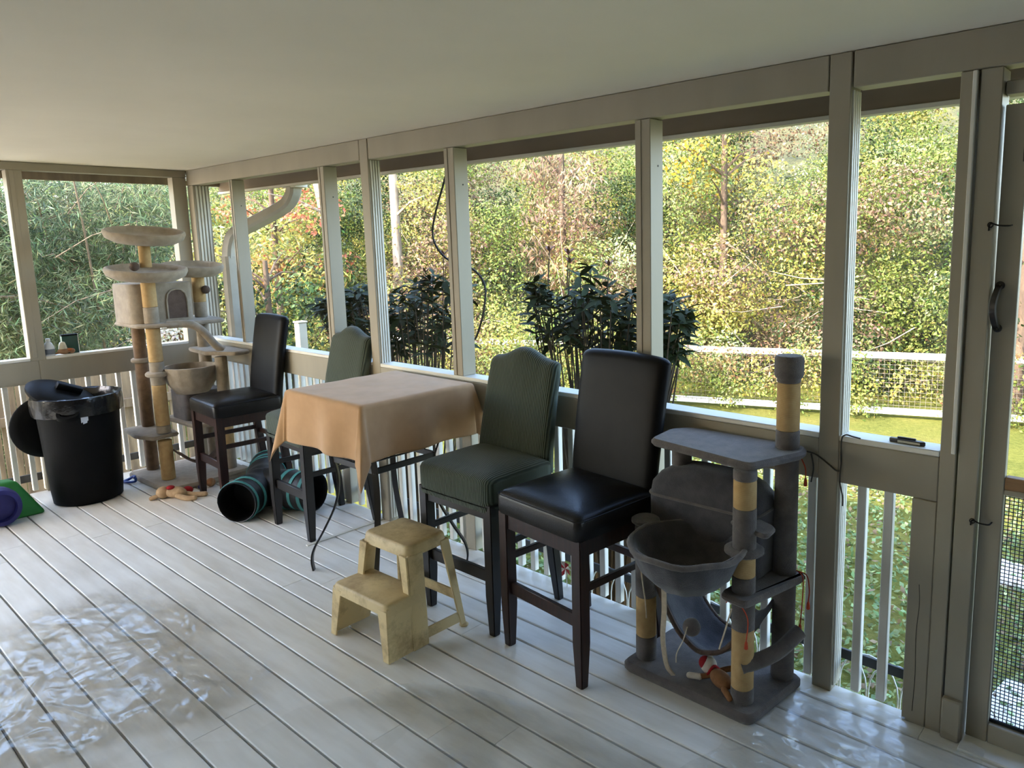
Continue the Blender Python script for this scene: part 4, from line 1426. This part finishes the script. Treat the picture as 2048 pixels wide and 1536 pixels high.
# sling below
bm = BM()
def sling(u, v):
    x = 5.02 + 0.46 * u
    y = -0.30 + 0.25 * v
    z = 0.40 - 0.26 * sin(pi * u) ** 0.8 - 0.03 * sin(pi * v) + 0.03 * abs(v - 0.5) + 0.010 * noise.noise(Vector((u * 6, v * 6, 0)))
    return Vector((x, y, z))
surf(bm, 24, 10, sling); o = newp('sling', bm, 'cat_grey_blue', ct, 60); md = o.modifiers.new('t', 'SOLIDIFY'); md.thickness = 0.008
bm = BM(); tube(bm, [sling(k / 20, 0.0) for k in range(21)], 0.011, 7); tube(bm, [sling(k / 20, 1.0) for k in range(21)], 0.011, 7); newp('sling_edge', bm, 'cat_tan_dark', ct, 60)
bm = BM(); tube(bm, spline([(5.46, -0.36, 0.20), (5.55, -0.25, 0.24), (5.60, -0.14, 0.30)], 5), 0.03, 10); newp('bolster', bm, 'cat_grey', ct, 60)
bm = BM(); tube(bm, spline([(5.13, -0.395, 0.46), (5.135, -0.40, 0.34), (5.128, -0.40, 0.22), (5.14, -0.39, 0.10), (5.16, -0.37, 0.052)], 5), [1.0] * 21, prof=RECT(0.003, 0.011), up=(0, 1, 0)); newp('ribbon', bm, 'string_beige', ct)
bm = BM(); ball(bm, (5.265, -0.40, 0.315), 0.036, sub=3); newp('pompom', bm, 'cat_grey', ct, 60)
bm = BM(); tube(bm, spline([(5.27, -0.44, 0.335), (5.25, -0.44, 0.27), (5.215, -0.43, 0.20), (5.205, -0.42, 0.15)], 5), 0.0025, 5)
tube(bm, spline([(4.99, -0.37, 0.58), (5.005, -0.375, 0.45), (5.02, -0.37, 0.33), (5.025, -0.37, 0.26)], 5), 0.003, 5)
tube(bm, spline([(5.44, -0.40, 0.45), (5.425, -0.41, 0.38), (5.40, -0.42, 0.28)], 5), 0.0035, 5)
newp('toy_string', bm, 'string_beige', ct)
def tassel(pts):
    bm = BM(); tube(bm, spline(pts, 5), 0.0025, 5); s = newp('tassel_cord', bm, 'red_tassel', ct)
    bm = BM(); e = Vector(pts[-1]); lathe(bm, [(0.003, 0.0), (0.006, -0.008), (0.008, -0.03), (0.003, -0.034)][::-1], 8, e)
    p = bm
    newp('tassel', p, 'red_tassel', ct)
tassel([(5.41, -0.385, 0.46), (5.43, -0.40, 0.49), (5.47, -0.40, 0.48), (5.50, -0.385, 0.42), (5.495, -0.385, 0.33)])
tassel([(5.55, -0.075, 0.515), (5.60, -0.09, 0.515), (5.615, -0.095, 0.46), (5.612, -0.095, 0.41)])
tassel([(5.555, -0.07, 0.512), (5.59, -0.10, 0.50), (5.59, -0.105, 0.38), (5.585, -0.105, 0.31)])
tassel([(5.545, -0.05, 0.98), (5.57, -0.06, 0.94), (5.572, -0.06, 0.90)])

# cord tied round the near post to steady the tree
bm = BM()
tube(bm, spline([(5.56, -0.03, 1.0), (5.59, -0.004, 0.985), (5.64, -0.004, 0.955), (5.672, -0.004, 0.935), (5.686, 0.01, 0.94), (5.688, 0.05, 0.965)], 6), 0.003, 6)
tube(bm, spline([(5.688, 0.0, 0.96), (5.69, -0.012, 1.06), (5.705, -0.012, 1.085), (5.73, -0.008, 1.082), (5.76, -0.006, 1.078)], 6), 0.003, 6)
tube(bm, spline([(5.69, -0.006, 0.97), (5.687, -0.008, 0.90), (5.70, -0.008, 0.84), (5.702, -0.008, 0.80)], 6), 0.003, 6)
tube(bm, spline([(5.575, -0.02, 0.99), (5.58, -0.006, 0.93), (5.572, -0.006, 0.87)], 6), 0.003, 6)
o = new('tie_cord', bm, 'string_dark'); tag(o, 'thin grey cord tied round the near fluted post', 'cord')

# ---- tan cat tree in the corner
ft = thing('cat_tree', 'tall tan cat tree with three cup beds in the far corner', 'cat tree', (0.5, -0.4, 0))
bm = BM(); slab(bm, rounded_poly([(0.14, -0.74), (0.86, -0.72), (0.90, -0.07), (0.14, -0.06)], 0.04), 0.0, 0.045, 0.012); newp('base', bm, 'cat_tan', ft)
tn = 'cat_tan'
pole(ft, 0.215, -0.575, [(0.045, 0.38, 'cat_brown'), (0.41, 0.94, 'cat_brown'), (0.97, 1.245, 'cat_brown')], 0.048)
pole(ft, 0.60, -0.60, [(0.045, 0.36, 'sisal'), (0.42, 0.48, tn), (0.48, 0.80, 'sisal'), (0.80, 0.98, tn), (0.98, 1.24, 'sisal'), (1.275, 1.40, tn), (1.40, 1.625, 'sisal')], 0.052)
pole(ft, 0.60, -0.60, [(1.70, 1.905, 'sisal')], 0.042)
pole(ft, 0.42, -0.16, [(0.045, 0.38, tn), (0.38, 0.60, 'sisal'), (0.60, 1.0, tn), (1.03, 1.24, tn), (1.275, 1.40, tn), (1.40, 1.62, 'sisal')], 0.048)
pole(ft, 0.80, -0.20, [(0.045, 0.25, tn), (0.25, 0.6, 'sisal'), (0.6, 0.985, tn)], 0.046)
def cup(c, r, tilt):
    bm = BM()
    prof = [(r * 0.25, -0.055), (r * 0.75, -0.05), (r * 0.95, -0.02), (r, 0.012), (r * 0.985, 0.03), (r * 0.93, 0.036), (r * 0.86, 0.022), (r * 0.82, 0.0), (r * 0.6, -0.012), (r * 0.2, -0.016)]
    lathe(bm, prof, 36, (0, 0, 0), wob=lambda a, j: 0.018 * sin(a * 3 + j * 0.5))
    bmesh.ops.rotate(bm, verts=bm.verts, cent=(0, 0, 0), matrix=Matrix.Rotation(tilt, 3, 'Y'))
    bmesh.ops.translate(bm, verts=bm.verts, vec=c)
    newp('cup_bed', bm, tn, ft, 60)
cup((0.61, -0.585, 1.94), 0.275, 0.17)
cup((0.61, -0.60, 1.665), 0.28, 0.12)
cup((0.42, -0.19, 1.675), 0.235, 0.12)
for c_ in ((0.60, -0.68, 1.71), (0.48, -0.13, 1.50)):
    bm = BM(); ball(bm, c_, 0.034, sub=3); newp('pompom', bm, 'cat_tan_dark', ft, 60)
# hut: closed body; a dark plate paints the shade inside the arch
bm = BM()
def hutring(z, s):
    return [Vector((0.36 + p[0], -0.49 + p[1], z)) for p in rrect(0.44 * s, 0.46 * s, 0.10, 6)]
loft(bm, [hutring(1.275, 1.0), hutring(1.29, 1.01), hutring(1.56, 1.01), hutring(1.575, 0.99), hutring(1.578, 0.9)])
hut2 = newp('hut', bm, tn, ft, 50)
bm = BM()
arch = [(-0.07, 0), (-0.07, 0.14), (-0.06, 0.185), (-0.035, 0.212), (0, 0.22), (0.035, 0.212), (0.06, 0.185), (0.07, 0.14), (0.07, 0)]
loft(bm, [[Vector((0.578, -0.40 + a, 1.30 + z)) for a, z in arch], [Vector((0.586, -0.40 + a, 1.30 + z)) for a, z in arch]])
newp('arch_shade', bm, 'cat_tan_dark', hut2)
bm = BM(); tube(bm, [Vector((0.587, -0.40 + a * 1.08, 1.30 + z * 1.03)) for a, z in arch], 0.008, 6); newp('doorway_trim', bm, tn, hut2)
bm = BM(); slab(bm, rounded_poly([(0.12, -0.72), (0.62, -0.72), (0.72, -0.55), (0.74, -0.10), (0.40, -0.05), (0.12, -0.1)], 0.06), 1.245, 1.275, 0.012); newp('platform', bm, tn, ft)
bm = BM(); slab(bm, rounded_poly([(0.34, -0.26), (0.74, -0.30), (0.98, -0.16), (0.96, -0.03), (0.36, -0.03)], 0.03), 1.0, 1.03, 0.01); newp('platform', bm, tn, ft)
bm = BM(); slab(bm, rounded_poly([(0.12, -0.73), (0.46, -0.77), (0.66, -0.70), (0.64, -0.50), (0.14, -0.48)], 0.03), 0.38, 0.41, 0.01); newp('platform', bm, tn, ft)
bm = BM(); tube(bm, spline([(0.66, -0.52, 1.262), (0.72, -0.38, 1.255), (0.745, -0.30, 1.20), (0.77, -0.22, 1.08), (0.79, -0.17, 1.03)], 6), 0.03, 10); newp('ramp_bar', bm, tn, ft, 60)
for (x, y, z, r) in ((0.215, -0.575, 0.955, 0.072), (0.60, -0.60, 0.885, 0.085)):
    bm = BM(); lathe(bm, [(r - 0.01, z - 0.018), (r, z - 0.008), (r, z + 0.008), (r - 0.01, z + 0.018)], 20, (x, y, 0)); newp('collar', bm, tn, ft)
bm = BM()
lathe(bm, [(0.05, -0.21), (0.12, -0.2), (0.17, -0.12), (0.19, -0.02), (0.195, 0.01), (0.18, 0.012), (0.165, -0.02), (0.13, -0.12), (0.05, -0.17)], 40, (0.64, -0.37, 0.91), wob=lambda a, j: 0.03 * sin(a * 12) * (j in (2, 3, 4)))
newp('basket', bm, tn, ft, 60)
bm = BM()
loft(bm, [[Vector((0.45 + p[0], -0.27 + p[1], z)) for p in rrect(0.34, 0.30, 0.07, 5)] for z in (0.47, 0.49, 0.68, 0.70)])
newp('hut', bm, 'cat_grey', ft, 50)
bm = BM(); slab(bm, rounded_poly([(0.22, -0.46), (0.80, -0.44), (0.86, -0.12), (0.24, -0.1)], 0.03), 0.44, 0.47, 0.01); newp('platform', bm, tn, ft)
bm = BM()
def sl2(u, v):
    return Vector((0.63 + 0.12 * v, -0.56 + 0.40 * u, 0.26 - 0.13 * sin(pi * u) + 0.02 * abs(v - 0.5)))
surf(bm, 16, 6, sl2); o = newp('sling', bm, 'cat_tan_dark', ft, 60); md = o.modifiers.new('t', 'SOLIDIFY'); md.thickness = 0.012
bm = BM(); box(bm, 0.80, 0.92, -0.30, -0.10, 0.0455, 0.075, 0.008, 2); newp('foot_block', bm, tn, ft)

# ------------------------------------------------------------------ trash can corner
TC = Vector((0.42, -1.10, 0))
tc = thing('trash_can', 'tall round black plastic trash can by the end wall', 'trash can', TC)
tc.scale = (0.88, 0.88, 1.0)
bm = BM()
lathe(bm, [(0.235, 0.0), (0.252, 0.008), (0.262, 0.1), (0.285, 0.5), (0.298, 0.70), (0.300, 0.705), (0.312, 0.715), (0.318, 0.77), (0.310, 0.785), (0.298, 0.785), (0.290, 0.70), (0.245, 0.05), (0.02, 0.045)], 48)
new('body', bm, 'black_plastic', tc, 50)
for a in (radians(-28), radians(152)):
    bm = BM()
    c, s = cos(a), sin(a)
    n = Vector((c, s, 0)); tv = Vector((-s, c, 0))
    pts = spline([n * 0.305 - tv * 0.07 + Vector((0, 0, 0.70)), n * 0.335 - tv * 0.06 + Vector((0, 0, 0.675)), n * 0.345 + Vector((0, 0, 0.665)), n * 0.335 + tv * 0.06 + Vector((0, 0, 0.675)), n * 0.305 + tv * 0.07 + Vector((0, 0, 0.70))], 5)
    tube(bm, pts, [1.0] * len(pts), prof=RECT(0.018, 0.012), up=(0, 0, 1)); new('handle', bm, 'black_plastic', tc)
bm = BM()
a0 = radians(-8)
for k, (da, dz, w) in enumerate(((0.0, 0.64, 0.05), (0.05, 0.655, 0.03), (-0.06, 0.65, 0.03))):
    a = a0 + da
    r = 0.2955
    hexa(bm, [Vector((cos(a - w) * r, sin(a - w) * r, dz - 0.03)), Vector((cos(a + w) * r, sin(a + w) * r, dz - 0.022)), Vector((cos(a + w) * (r + 0.002), sin(a + w) * (r + 0.002), dz - 0.022)), Vector((cos(a - w) * (r + 0.002), sin(a - w) * (r + 0.002), dz - 0.03))],
         [Vector((cos(a - w) * (r + 0.003), sin(a - w) * (r + 0.003), dz + 0.02)), Vector((cos(a + w) * (r + 0.003), sin(a + w) * (r + 0.003), dz + 0.024)), Vector((cos(a + w) * (r + 0.005), sin(a + w) * (r + 0.005), dz + 0.024)), Vector((cos(a - w) * (r + 0.005), sin(a - w) * (r + 0.005), dz + 0.02))])
new('torn_sticker', bm, 'bottle_plastic', tc)
bm = BM()
def bagw(a, j):
    return 0.018 * noise.noise(Vector((cos(a) * 5, sin(a) * 5, j * 1.3))) + (0.01 * sin(a * 17 + j) if j < 4 else 0.05 * noise.noise(Vector((cos(a) * 4, sin(a) * 4, j))))
lathe(bm, [(0.324, 0.665), (0.327, 0.70), (0.329, 0.76), (0.324, 0.796), (0.300, 0.80), (0.276, 0.775), (0.262, 0.70), (0.24, 0.62), (0.12, 0.58), (0.02, 0.60)], 72, TC, 0.88, 0.88, cap=False, wob=bagw)
o = new('garbage_bag', bm, 'black_bag', None, 60); tag(o, 'shiny black bag lining the trash can', 'garbage bag')
ld = thing('can_lid', 'round domed black lid tipped into the top of the trash can', 'lid', TC + Vector((-0.07, -0.06, 0.77)))
bm = BM()
lathe(bm, [(0.245, -0.02), (0.250, 0.0), (0.24, 0.012), (0.20, 0.035), (0.12, 0.055), (0.05, 0.06)], 40)
Mx = Matrix.Rotation(radians(-24), 3, 'X') @ Matrix.Rotation(radians(20), 3, 'Y')
bmesh.ops.rotate(bm, verts=bm.verts, cent=(0, 0, 0), matrix=Mx); new('dome', bm, 'black_plastic', ld, 50)
bm = BM()
box(bm, -0.03, 0.03, -0.085, 0.085, 0.05, 0.105, 0.012, 2)
bmesh.ops.rotate(bm, verts=bm.verts, cent=(0, 0, 0), matrix=Mx); new('grip', bm, 'black_plastic', ld)
l2 = thing('can_lid', 'flat round black lid leaning behind the left side of the trash can', 'lid', (0.17, -1.25, 0.30))
bm = BM(); lathe(bm, [(0.22, -0.012), (0.23, 0.0), (0.225, 0.012), (0.18, 0.03), (0.08, 0.042), (0.02, 0.043)], 40)
Mx = Matrix.Rotation(radians(84), 3, 'Y') @ Matrix.Rotation(0, 3, 'Z')
bmesh.ops.rotate(bm, verts=bm.verts, cent=(0, 0, 0), matrix=Mx); bmesh.ops.translate(bm, verts=bm.verts, vec=(0, 0, 0.24)); new('disc', bm, 'black_plastic', l2, 50)

# ---- three-way fabric tunnel
tu = thing('cat_tunnel', 'black fabric three-way cat tunnel with teal bands on the floor', 'cat tunnel', (1.66, -0.36, 0))
J = Vector((1.66, -0.36, 0.14)); TR = 0.138
ends = [(Vector((1.86, -0.645, 0.14)), 0.0), (Vector((2.09, -0.20, 0.14)), 0.0), (Vector((1.25, -0.10, 0.14)), 0.0)]
for e, _ in ends:
    d = (e - J)
    L = d.length; d.normalize()
    up = Vector((0, 0, 1)); sd = d.cross(up)
    bm = BM()
    rings = []
    ns = 18
    for k in range(ns + 1):
        f = k / ns
        rr_ = TR * (1 + 0.03 * sin(f * pi * 5) - 0.02)
        c = J + d * (L * f)
        rings.append([c + (sd * cos(a) + up * sin(a)) * rr_ * (1 + 0.02 * noise.noise(Vector((a, f * 5, L * 7)))) for a in [2 * pi * q / 28 for q in range(28)]])
    inner = []
    for k in range(6):
        c = e - d * (0.002 + 0.04 * k)
        inner.append([c + (sd * cos(a) + up * sin(a)) * (TR - 0.006) for a in [2 * pi * q / 28 for q in range(28)]])
    loft(bm, rings + inner, cap=True)
    sleeve = newp('sleeve', bm, 'tunnel_black', tu, 60)
    for f0 in (0.55, 0.74, 0.93) if L > 0.4 else (0.62, 0.92):
        bm = BM()
        rg2 = []
        for f in (f0 - 0.03, f0 - 0.028, f0 + 0.028, f0 + 0.03):
            rr_ = TR * (1 + 0.03 * sin(f * pi * 5) + (0.012 if f in (f0 - 0.028, f0 + 0.028) else -0.01))
            c = J + d * (L * f)
            rg2.append([c + (sd * cos(a) + up * sin(a)) * rr_ for a in [2 * pi * q / 28 for q in range(28)]])
        loft(bm, rg2, cap=False); newp('band', bm, 'tunnel_teal', sleeve, 60)

# ---- folding play tent at the left edge
pt = thing('play_tent', 'collapsed blue and green fabric play tent by the end wall', 'play tent', (0.40, -1.60, 0))
bm = BM()
hexa(bm, [(-0.16, -0.10, 0.0), (0.16, -0.12, 0.0), (0.16, 0.20, 0.0), (-0.14, 0.19, 0.0)], [(-0.10, -0.06, 0.25), (0.06, -0.07, 0.26), (0.05, 0.07, 0.25), (-0.09, 0.06, 0.24)], 0.025, 3)
new('green_side', bm, 'toy_green', pt, 60)
bm = BM()
rings = []
for x, r in ((0.10, 0.10), (0.12, 0.135), (0.19, 0.14), (0.24, 0.13), (0.245, 0.1), (0.2, 0.095)):
    rings.append([Vector((x + 0.03, -0.075 + cos(a) * r * 0.9, 0.135 + sin(a) * r * 0.95)) for a in [2 * pi * k / 28 for k in range(28)]])
loft(bm, rings); new('blue_ring', bm, 'toy_blue', pt, 60)

# ------------------------------------------------------------------ small things
def plush(label, loc, rz, body, parts):
    o = thing('plush_monkey', label, 'plush toy', loc, rz)
    for name, mat, shapes in parts:
        bm = BM()
        for sh in shapes:
            if sh[0] == 'b':
                ball(bm, sh[1], *sh[2], sub=3)
            else:
                tube(bm, spline(sh[1], 5), sh[2], 9)
                for e in (sh[1][0], sh[1][-1]):
                    ball(bm, e, sh[2] * 1.02, sub=2)
        new(name, bm, mat, o, 60)
    return o
plush('small plush toy with a red face lying on the grey cat tree base', (5.30, -0.285, 0.046), radians(-25), None, [
    ('body', 'plush_brown', [('b', (0.05, 0.0, 0.03), (0.06, 0.036, 0.032)), ('t', [(0.0, 0.03, 0.03), (0.02, 0.07, 0.04), (0.06, 0.10, 0.05)], 0.012), ('t', [(0.10, 0.02, 0.02), (0.14, 0.04, 0.016), (0.18, 0.03, 0.014)], 0.013), ('t', [(0.1, -0.02, 0.02), (0.15, -0.03, 0.015)], 0.013), ('t', [(0.0, -0.025, 0.025), (-0.02, -0.055, 0.018)], 0.011)]),
    ('head', 'plush_white', [('b', (-0.035, 0.0, 0.045), (0.034, 0.034, 0.036)), ('b', (-0.065, 0.03, 0.06), (0.012, 0.006, 0.014)), ('t', [(-0.02, -0.055, 0.017), (-0.05, -0.085, 0.015)], 0.013)]),
    ('face', 'plush_red', [('b', (-0.045, -0.012, 0.054), (0.026, 0.026, 0.028)), ('t', [(0.0, -0.03, 0.03), (0.002, 0.0, 0.06), (0.0, 0.03, 0.034)], 0.006)]),
])
plush('floppy tan plush toy with red trim on the floor before the tan cat tree', (0.98, -0.70, 0.0), radians(30), None, [
    ('body', 'plush_tan', [('b', (0.0, 0.0, 0.045), (0.09, 0.05, 0.042)), ('b', (-0.085, -0.02, 0.045), (0.05, 0.05, 0.045)), ('t', [(0.06, 0.02, 0.03), (0.13, 0.03, 0.022), (0.2, 0.06, 0.018)], 0.02), ('t', [(0.05, -0.04, 0.03), (0.13, -0.05, 0.02), (0.18, -0.03, 0.018)], 0.02), ('t', [(-0.1, -0.05, 0.03), (-0.14, -0.08, 0.015)], 0.016)]),
    ('cap', 'plush_red', [('b', (-0.02, -0.02, 0.085), (0.03, 0.028, 0.016))]),
    ('mitt', 'plush_red', [('b', (0.05, 0.07, 0.04), (0.04, 0.03, 0.028))]),
])
def toyball(name, label, c, r, mat, band=None):
    o = thing(name, label, 'ball', (c[0], c[1], 0))
    bm = BM(); ball(bm, (0, 0, r), r, sub=3); new('shell', bm, mat, o, 60)
    bm = BM(); tube(bm, [(cos(a) * r * 1.005, sin(a) * r * 0.4, r + sin(a) * r * 0.9) for a in [2 * pi * k / 20 for k in range(21)]], r * 0.06, 6, cap=False); new('seam', bm, band or mat, o)
toyball('toy_ball', 'mottled brown toy ball beside the far stool leg', (0.93, -0.42), 0.034, 'plush_brown', 'clay')
toyball('toy_ball', 'tiny dark blue toy ball on the floor by the tunnel', (0.92, -0.50), 0.016, 'toy_blue', 'cord_black')
bc = thing('blue_clip', 'bright blue plastic clip on the floor by the tan cat tree base', 'clip', (0.32, -0.785, 0), 0.6)
bm = BM(); tube(bm, spline([(-0.06, 0, 0.012), (-0.02, 0.02, 0.03), (0.03, 0.01, 0.055), (0.05, -0.01, 0.05)], 5), 0.011, 7); new('arm', bm, 'blue_plastic', bc)
bm = BM(); tube(bm, spline([(-0.06, 0, 0.012), (-0.01, -0.015, 0.015), (0.05, -0.01, 0.02), (0.055, -0.01, 0.05)], 5), 0.010, 7); new('arm', bm, 'blue_plastic', bc)

# things on the end-wall sill
SZ = 1.04
bt = thing('spray_bottle', 'small white plastic bottle on the end wall sill', 'bottle', (-0.05, -1.12, SZ))
bm = BM(); lathe(bm, [(0.036, 0), (0.038, 0.006), (0.038, 0.055), (0.036, 0.07), (0.022, 0.098), (0.014, 0.108), (0.014, 0.118)], 24); new('body', bm, 'bottle_plastic', bt, 50)
bm = BM(); lathe(bm, [(0.0165, 0.112), (0.0165, 0.130), (0.014, 0.132)], 16); new('cap', bm, 'pvc_white', bt)
bm = BM(); lathe(bm, [(0.0385, 0.012), (0.0388, 0.02), (0.0388, 0.048), (0.0385, 0.052)], 24, cap=False); new('label_band', bm, 'bottle_label', bt)
tn_ = thing('green_tin', 'dark green rectangular tin standing on the end wall sill', 'tin', (-0.068, -0.975, SZ))
bm = BM(); box(bm, -0.022, 0.022, -0.055, 0.055, 0, 0.140, 0.004, 2); new('body', bm, 'tin_green', tn_)
bm = BM(); box(bm, -0.0235, 0.0235, -0.057, 0.057, 0.137, 0.15, 0.003, 1); new('lid', bm, 'black_plastic', tn_)
bm = BM(); box(bm, 0.018, 0.0225, 0.0525, 0.0575, 0.0, 0.15, 0.001, 1); new('edge_strip', bm, 'pvc_white', tn_)
cf = thing('clay_figure', 'tan clay animal figurine lying before the green tin', 'figurine', (-0.02, -1.03, SZ))
bm = BM(); ball(bm, (0, 0.0, 0.028), 0.022, 0.045, 0.026, 3); ball(bm, (0, 0.052, 0.024), 0.016, 0.022, 0.02, 3); tube(bm, [(0, -0.035, 0.02), (0, -0.06, 0.012)], [0.012, 0.006], 8); new('body', bm, 'clay', cf, 60)
bm = BM(); lathe(bm, [(0.03, 0.045), (0.026, 0.07), (0.018, 0.095), (0.008, 0.1)], 16, (-0.004, -0.006, 0)); new('shell', bm, 'pale_handle', cf, 60)
bm = BM(); ball(bm, (0.012, 0.035, 0.036), 0.014, 0.02, 0.012, 2); new('mouth', bm, 'clay_orange', cf)

# folding tool on the right-hand sill
kt = thing('folding_tool', 'dark folding tool with pale inlay on the sill near the door', 'tool', (5.915, 0.035, SILL))
bm = BM(); slab(bm, rounded_poly([(-0.062, -0.006), (0.05, -0.012), (0.066, -0.002), (0.05, 0.012), (-0.062, 0.01)], 0.004, 3), 0.0, 0.016, 0.003); new('handle', bm, 'grey_tool', kt)
bm = BM(); box(bm, -0.03, 0.048, -0.0135, -0.0115, 0.004, 0.012); new('inlay', bm, 'pale_handle', kt)
bm = BM(); box(bm, -0.036, 0.03, 0.0, 0.01, 0.0165, 0.022, 0.002, 1); new('clip', bm, 'grey_tool', kt)

# toy pinwheel stuck by the railing
pw = thing('pinwheel', 'little red and white pinwheel stuck beside the railing', 'pinwheel', (4.215, 0.025, 0.0))
bm = BM(); tube(bm, [(0.012, 0, 0.0), (0.004, 0.004, 0.1)], 0.0025, 5); new('stick', bm, 'pvc_white', pw)
for k in range(8):
    bm = BM()
    a0 = k * pi / 4
    p = [Vector((0, 0, 0)), Vector((cos(a0), 0, sin(a0))) * 0.04, Vector((cos(a0 + 0.45) * 0.046, -0.014, sin(a0 + 0.45) * 0.046)), Vector((cos(a0 + 0.75) * 0.03, -0.005, sin(a0 + 0.75) * 0.03))]
    q = [x + Vector((0, 0.0012, 0)) for x in p]
    hexa(bm, p, q)
    new('vane', bm, 'plush_red' if k % 2 else 'plush_white', pw, 0, (0.004, -0.004, 0.105))

# ------------------------------------------------------------------ plastic sheeting on the deck
def sheet(name, label, outline, nu, nv, amp, seed, ridge=1.0, heaps=None):
    """crumpled film over a quadrilateral outline (four corner points)"""
    A, B, C_, D = [Vector((p[0], p[1], 0)) for p in outline]
    bm = BM()
    def crumple(x, y):
        if not heaps:
            return 1.0
        s = 0.0
        for hx, hy, hr in heaps:
            s += math.exp(-((x - hx) ** 2 + 1.6 * (y - hy) ** 2) / (hr * hr))
        return max(0.0, min(1.0, s * 1.2 + 0.45 * noise.noise(Vector((x * 4, y * 6, seed))) - 0.1))
    def fn(u, v):
        p = A.lerp(B, u).lerp(D.lerp(C_, u), v)
        e = min(u, 1 - u, v, 1 - v)
        w = Vector((p.x * 1.3, p.y * 2.3, seed))
        n1 = 1 - abs(noise.noise(w * 2.1)) * 2
        n2 = 1 - abs(noise.noise(w * 5.3 + Vector((7, 1, 0)))) * 2
        n3 = noise.noise(w * 11.0)
        m = max(0.0, noise.noise(Vector((p.x * 0.8, p.y * 0.9, seed + 5))) + 0.25)
        z = amp * (max(0, n1 - 0.55) * 1.6 + max(0, n2 - 0.6) * 0.8 * ridge + 0.15 * (n3 + 1)) * m
        f = noise.voronoi(Vector((p.x * 5.0, p.y * 9.0, seed)) + Vector((n1, n3, 0)) * 0.5)[0]
        cm = crumple(p.x, p.y)
        z += (0.016 * f[0] + 0.010 * (f[1] - f[0])) * cm * ridge
        j = Vector((noise.noise(w * 1.7 + Vector((3, 3, 3))), noise.noise(w * 1.7 + Vector((9, 3, 3))), 0)) * 0.09
        return Vector((p.x + j.x, p.y + j.y, 0.0022 + z))
    surf(bm, nu, nv, fn)
    o = new(name, bm, 'clear_plastic', None, 70)
    if sum(q.normal.z for q in o.data.polygons) < 0:
        o.data.flip_normals()
    at = o.data.attributes.new('crumple', 'FLOAT', 'POINT')
    at.data.foreach_set('value', [crumple(v.co.x, v.co.y) for v in o.data.vertices])
    return tag(o, label, 'plastic sheet')
sheet('plastic_sheet', 'crumpled clear plastic sheeting spread over the left of the deck floor', [(0.5, -3.6), (5.6, -3.6), (4.4, -1.05), (0.75, -1.0)], 400, 220, 0.016, 1.0, 1.0, [(2.75, -1.72, 0.5), (3.15, -1.86, 0.5), (3.35, -2.12, 0.4), (3.7, -1.62, 0.25)])
sheet('plastic_sheet', 'clear plastic film strip along the deck floor in front of the step stool', [(3.7, -2.6), (6.6, -2.6), (5.5, -0.62), (4.25, -0.98)], 170, 130, 0.014, 9.0, 1.0, [(4.25, -1.15, 0.22), (4.62, -1.0, 0.28), (5.25, -0.95, 0.25), (4.9, -1.3, 0.2)])
sheet('plastic_sheet', 'bunched clear plastic film on the deck by the screen door', [(5.30, -1.5), (6.6, -1.4), (6.22, -0.05), (5.60, -0.03)], 120, 140, 0.040, 17.0, 1.6)
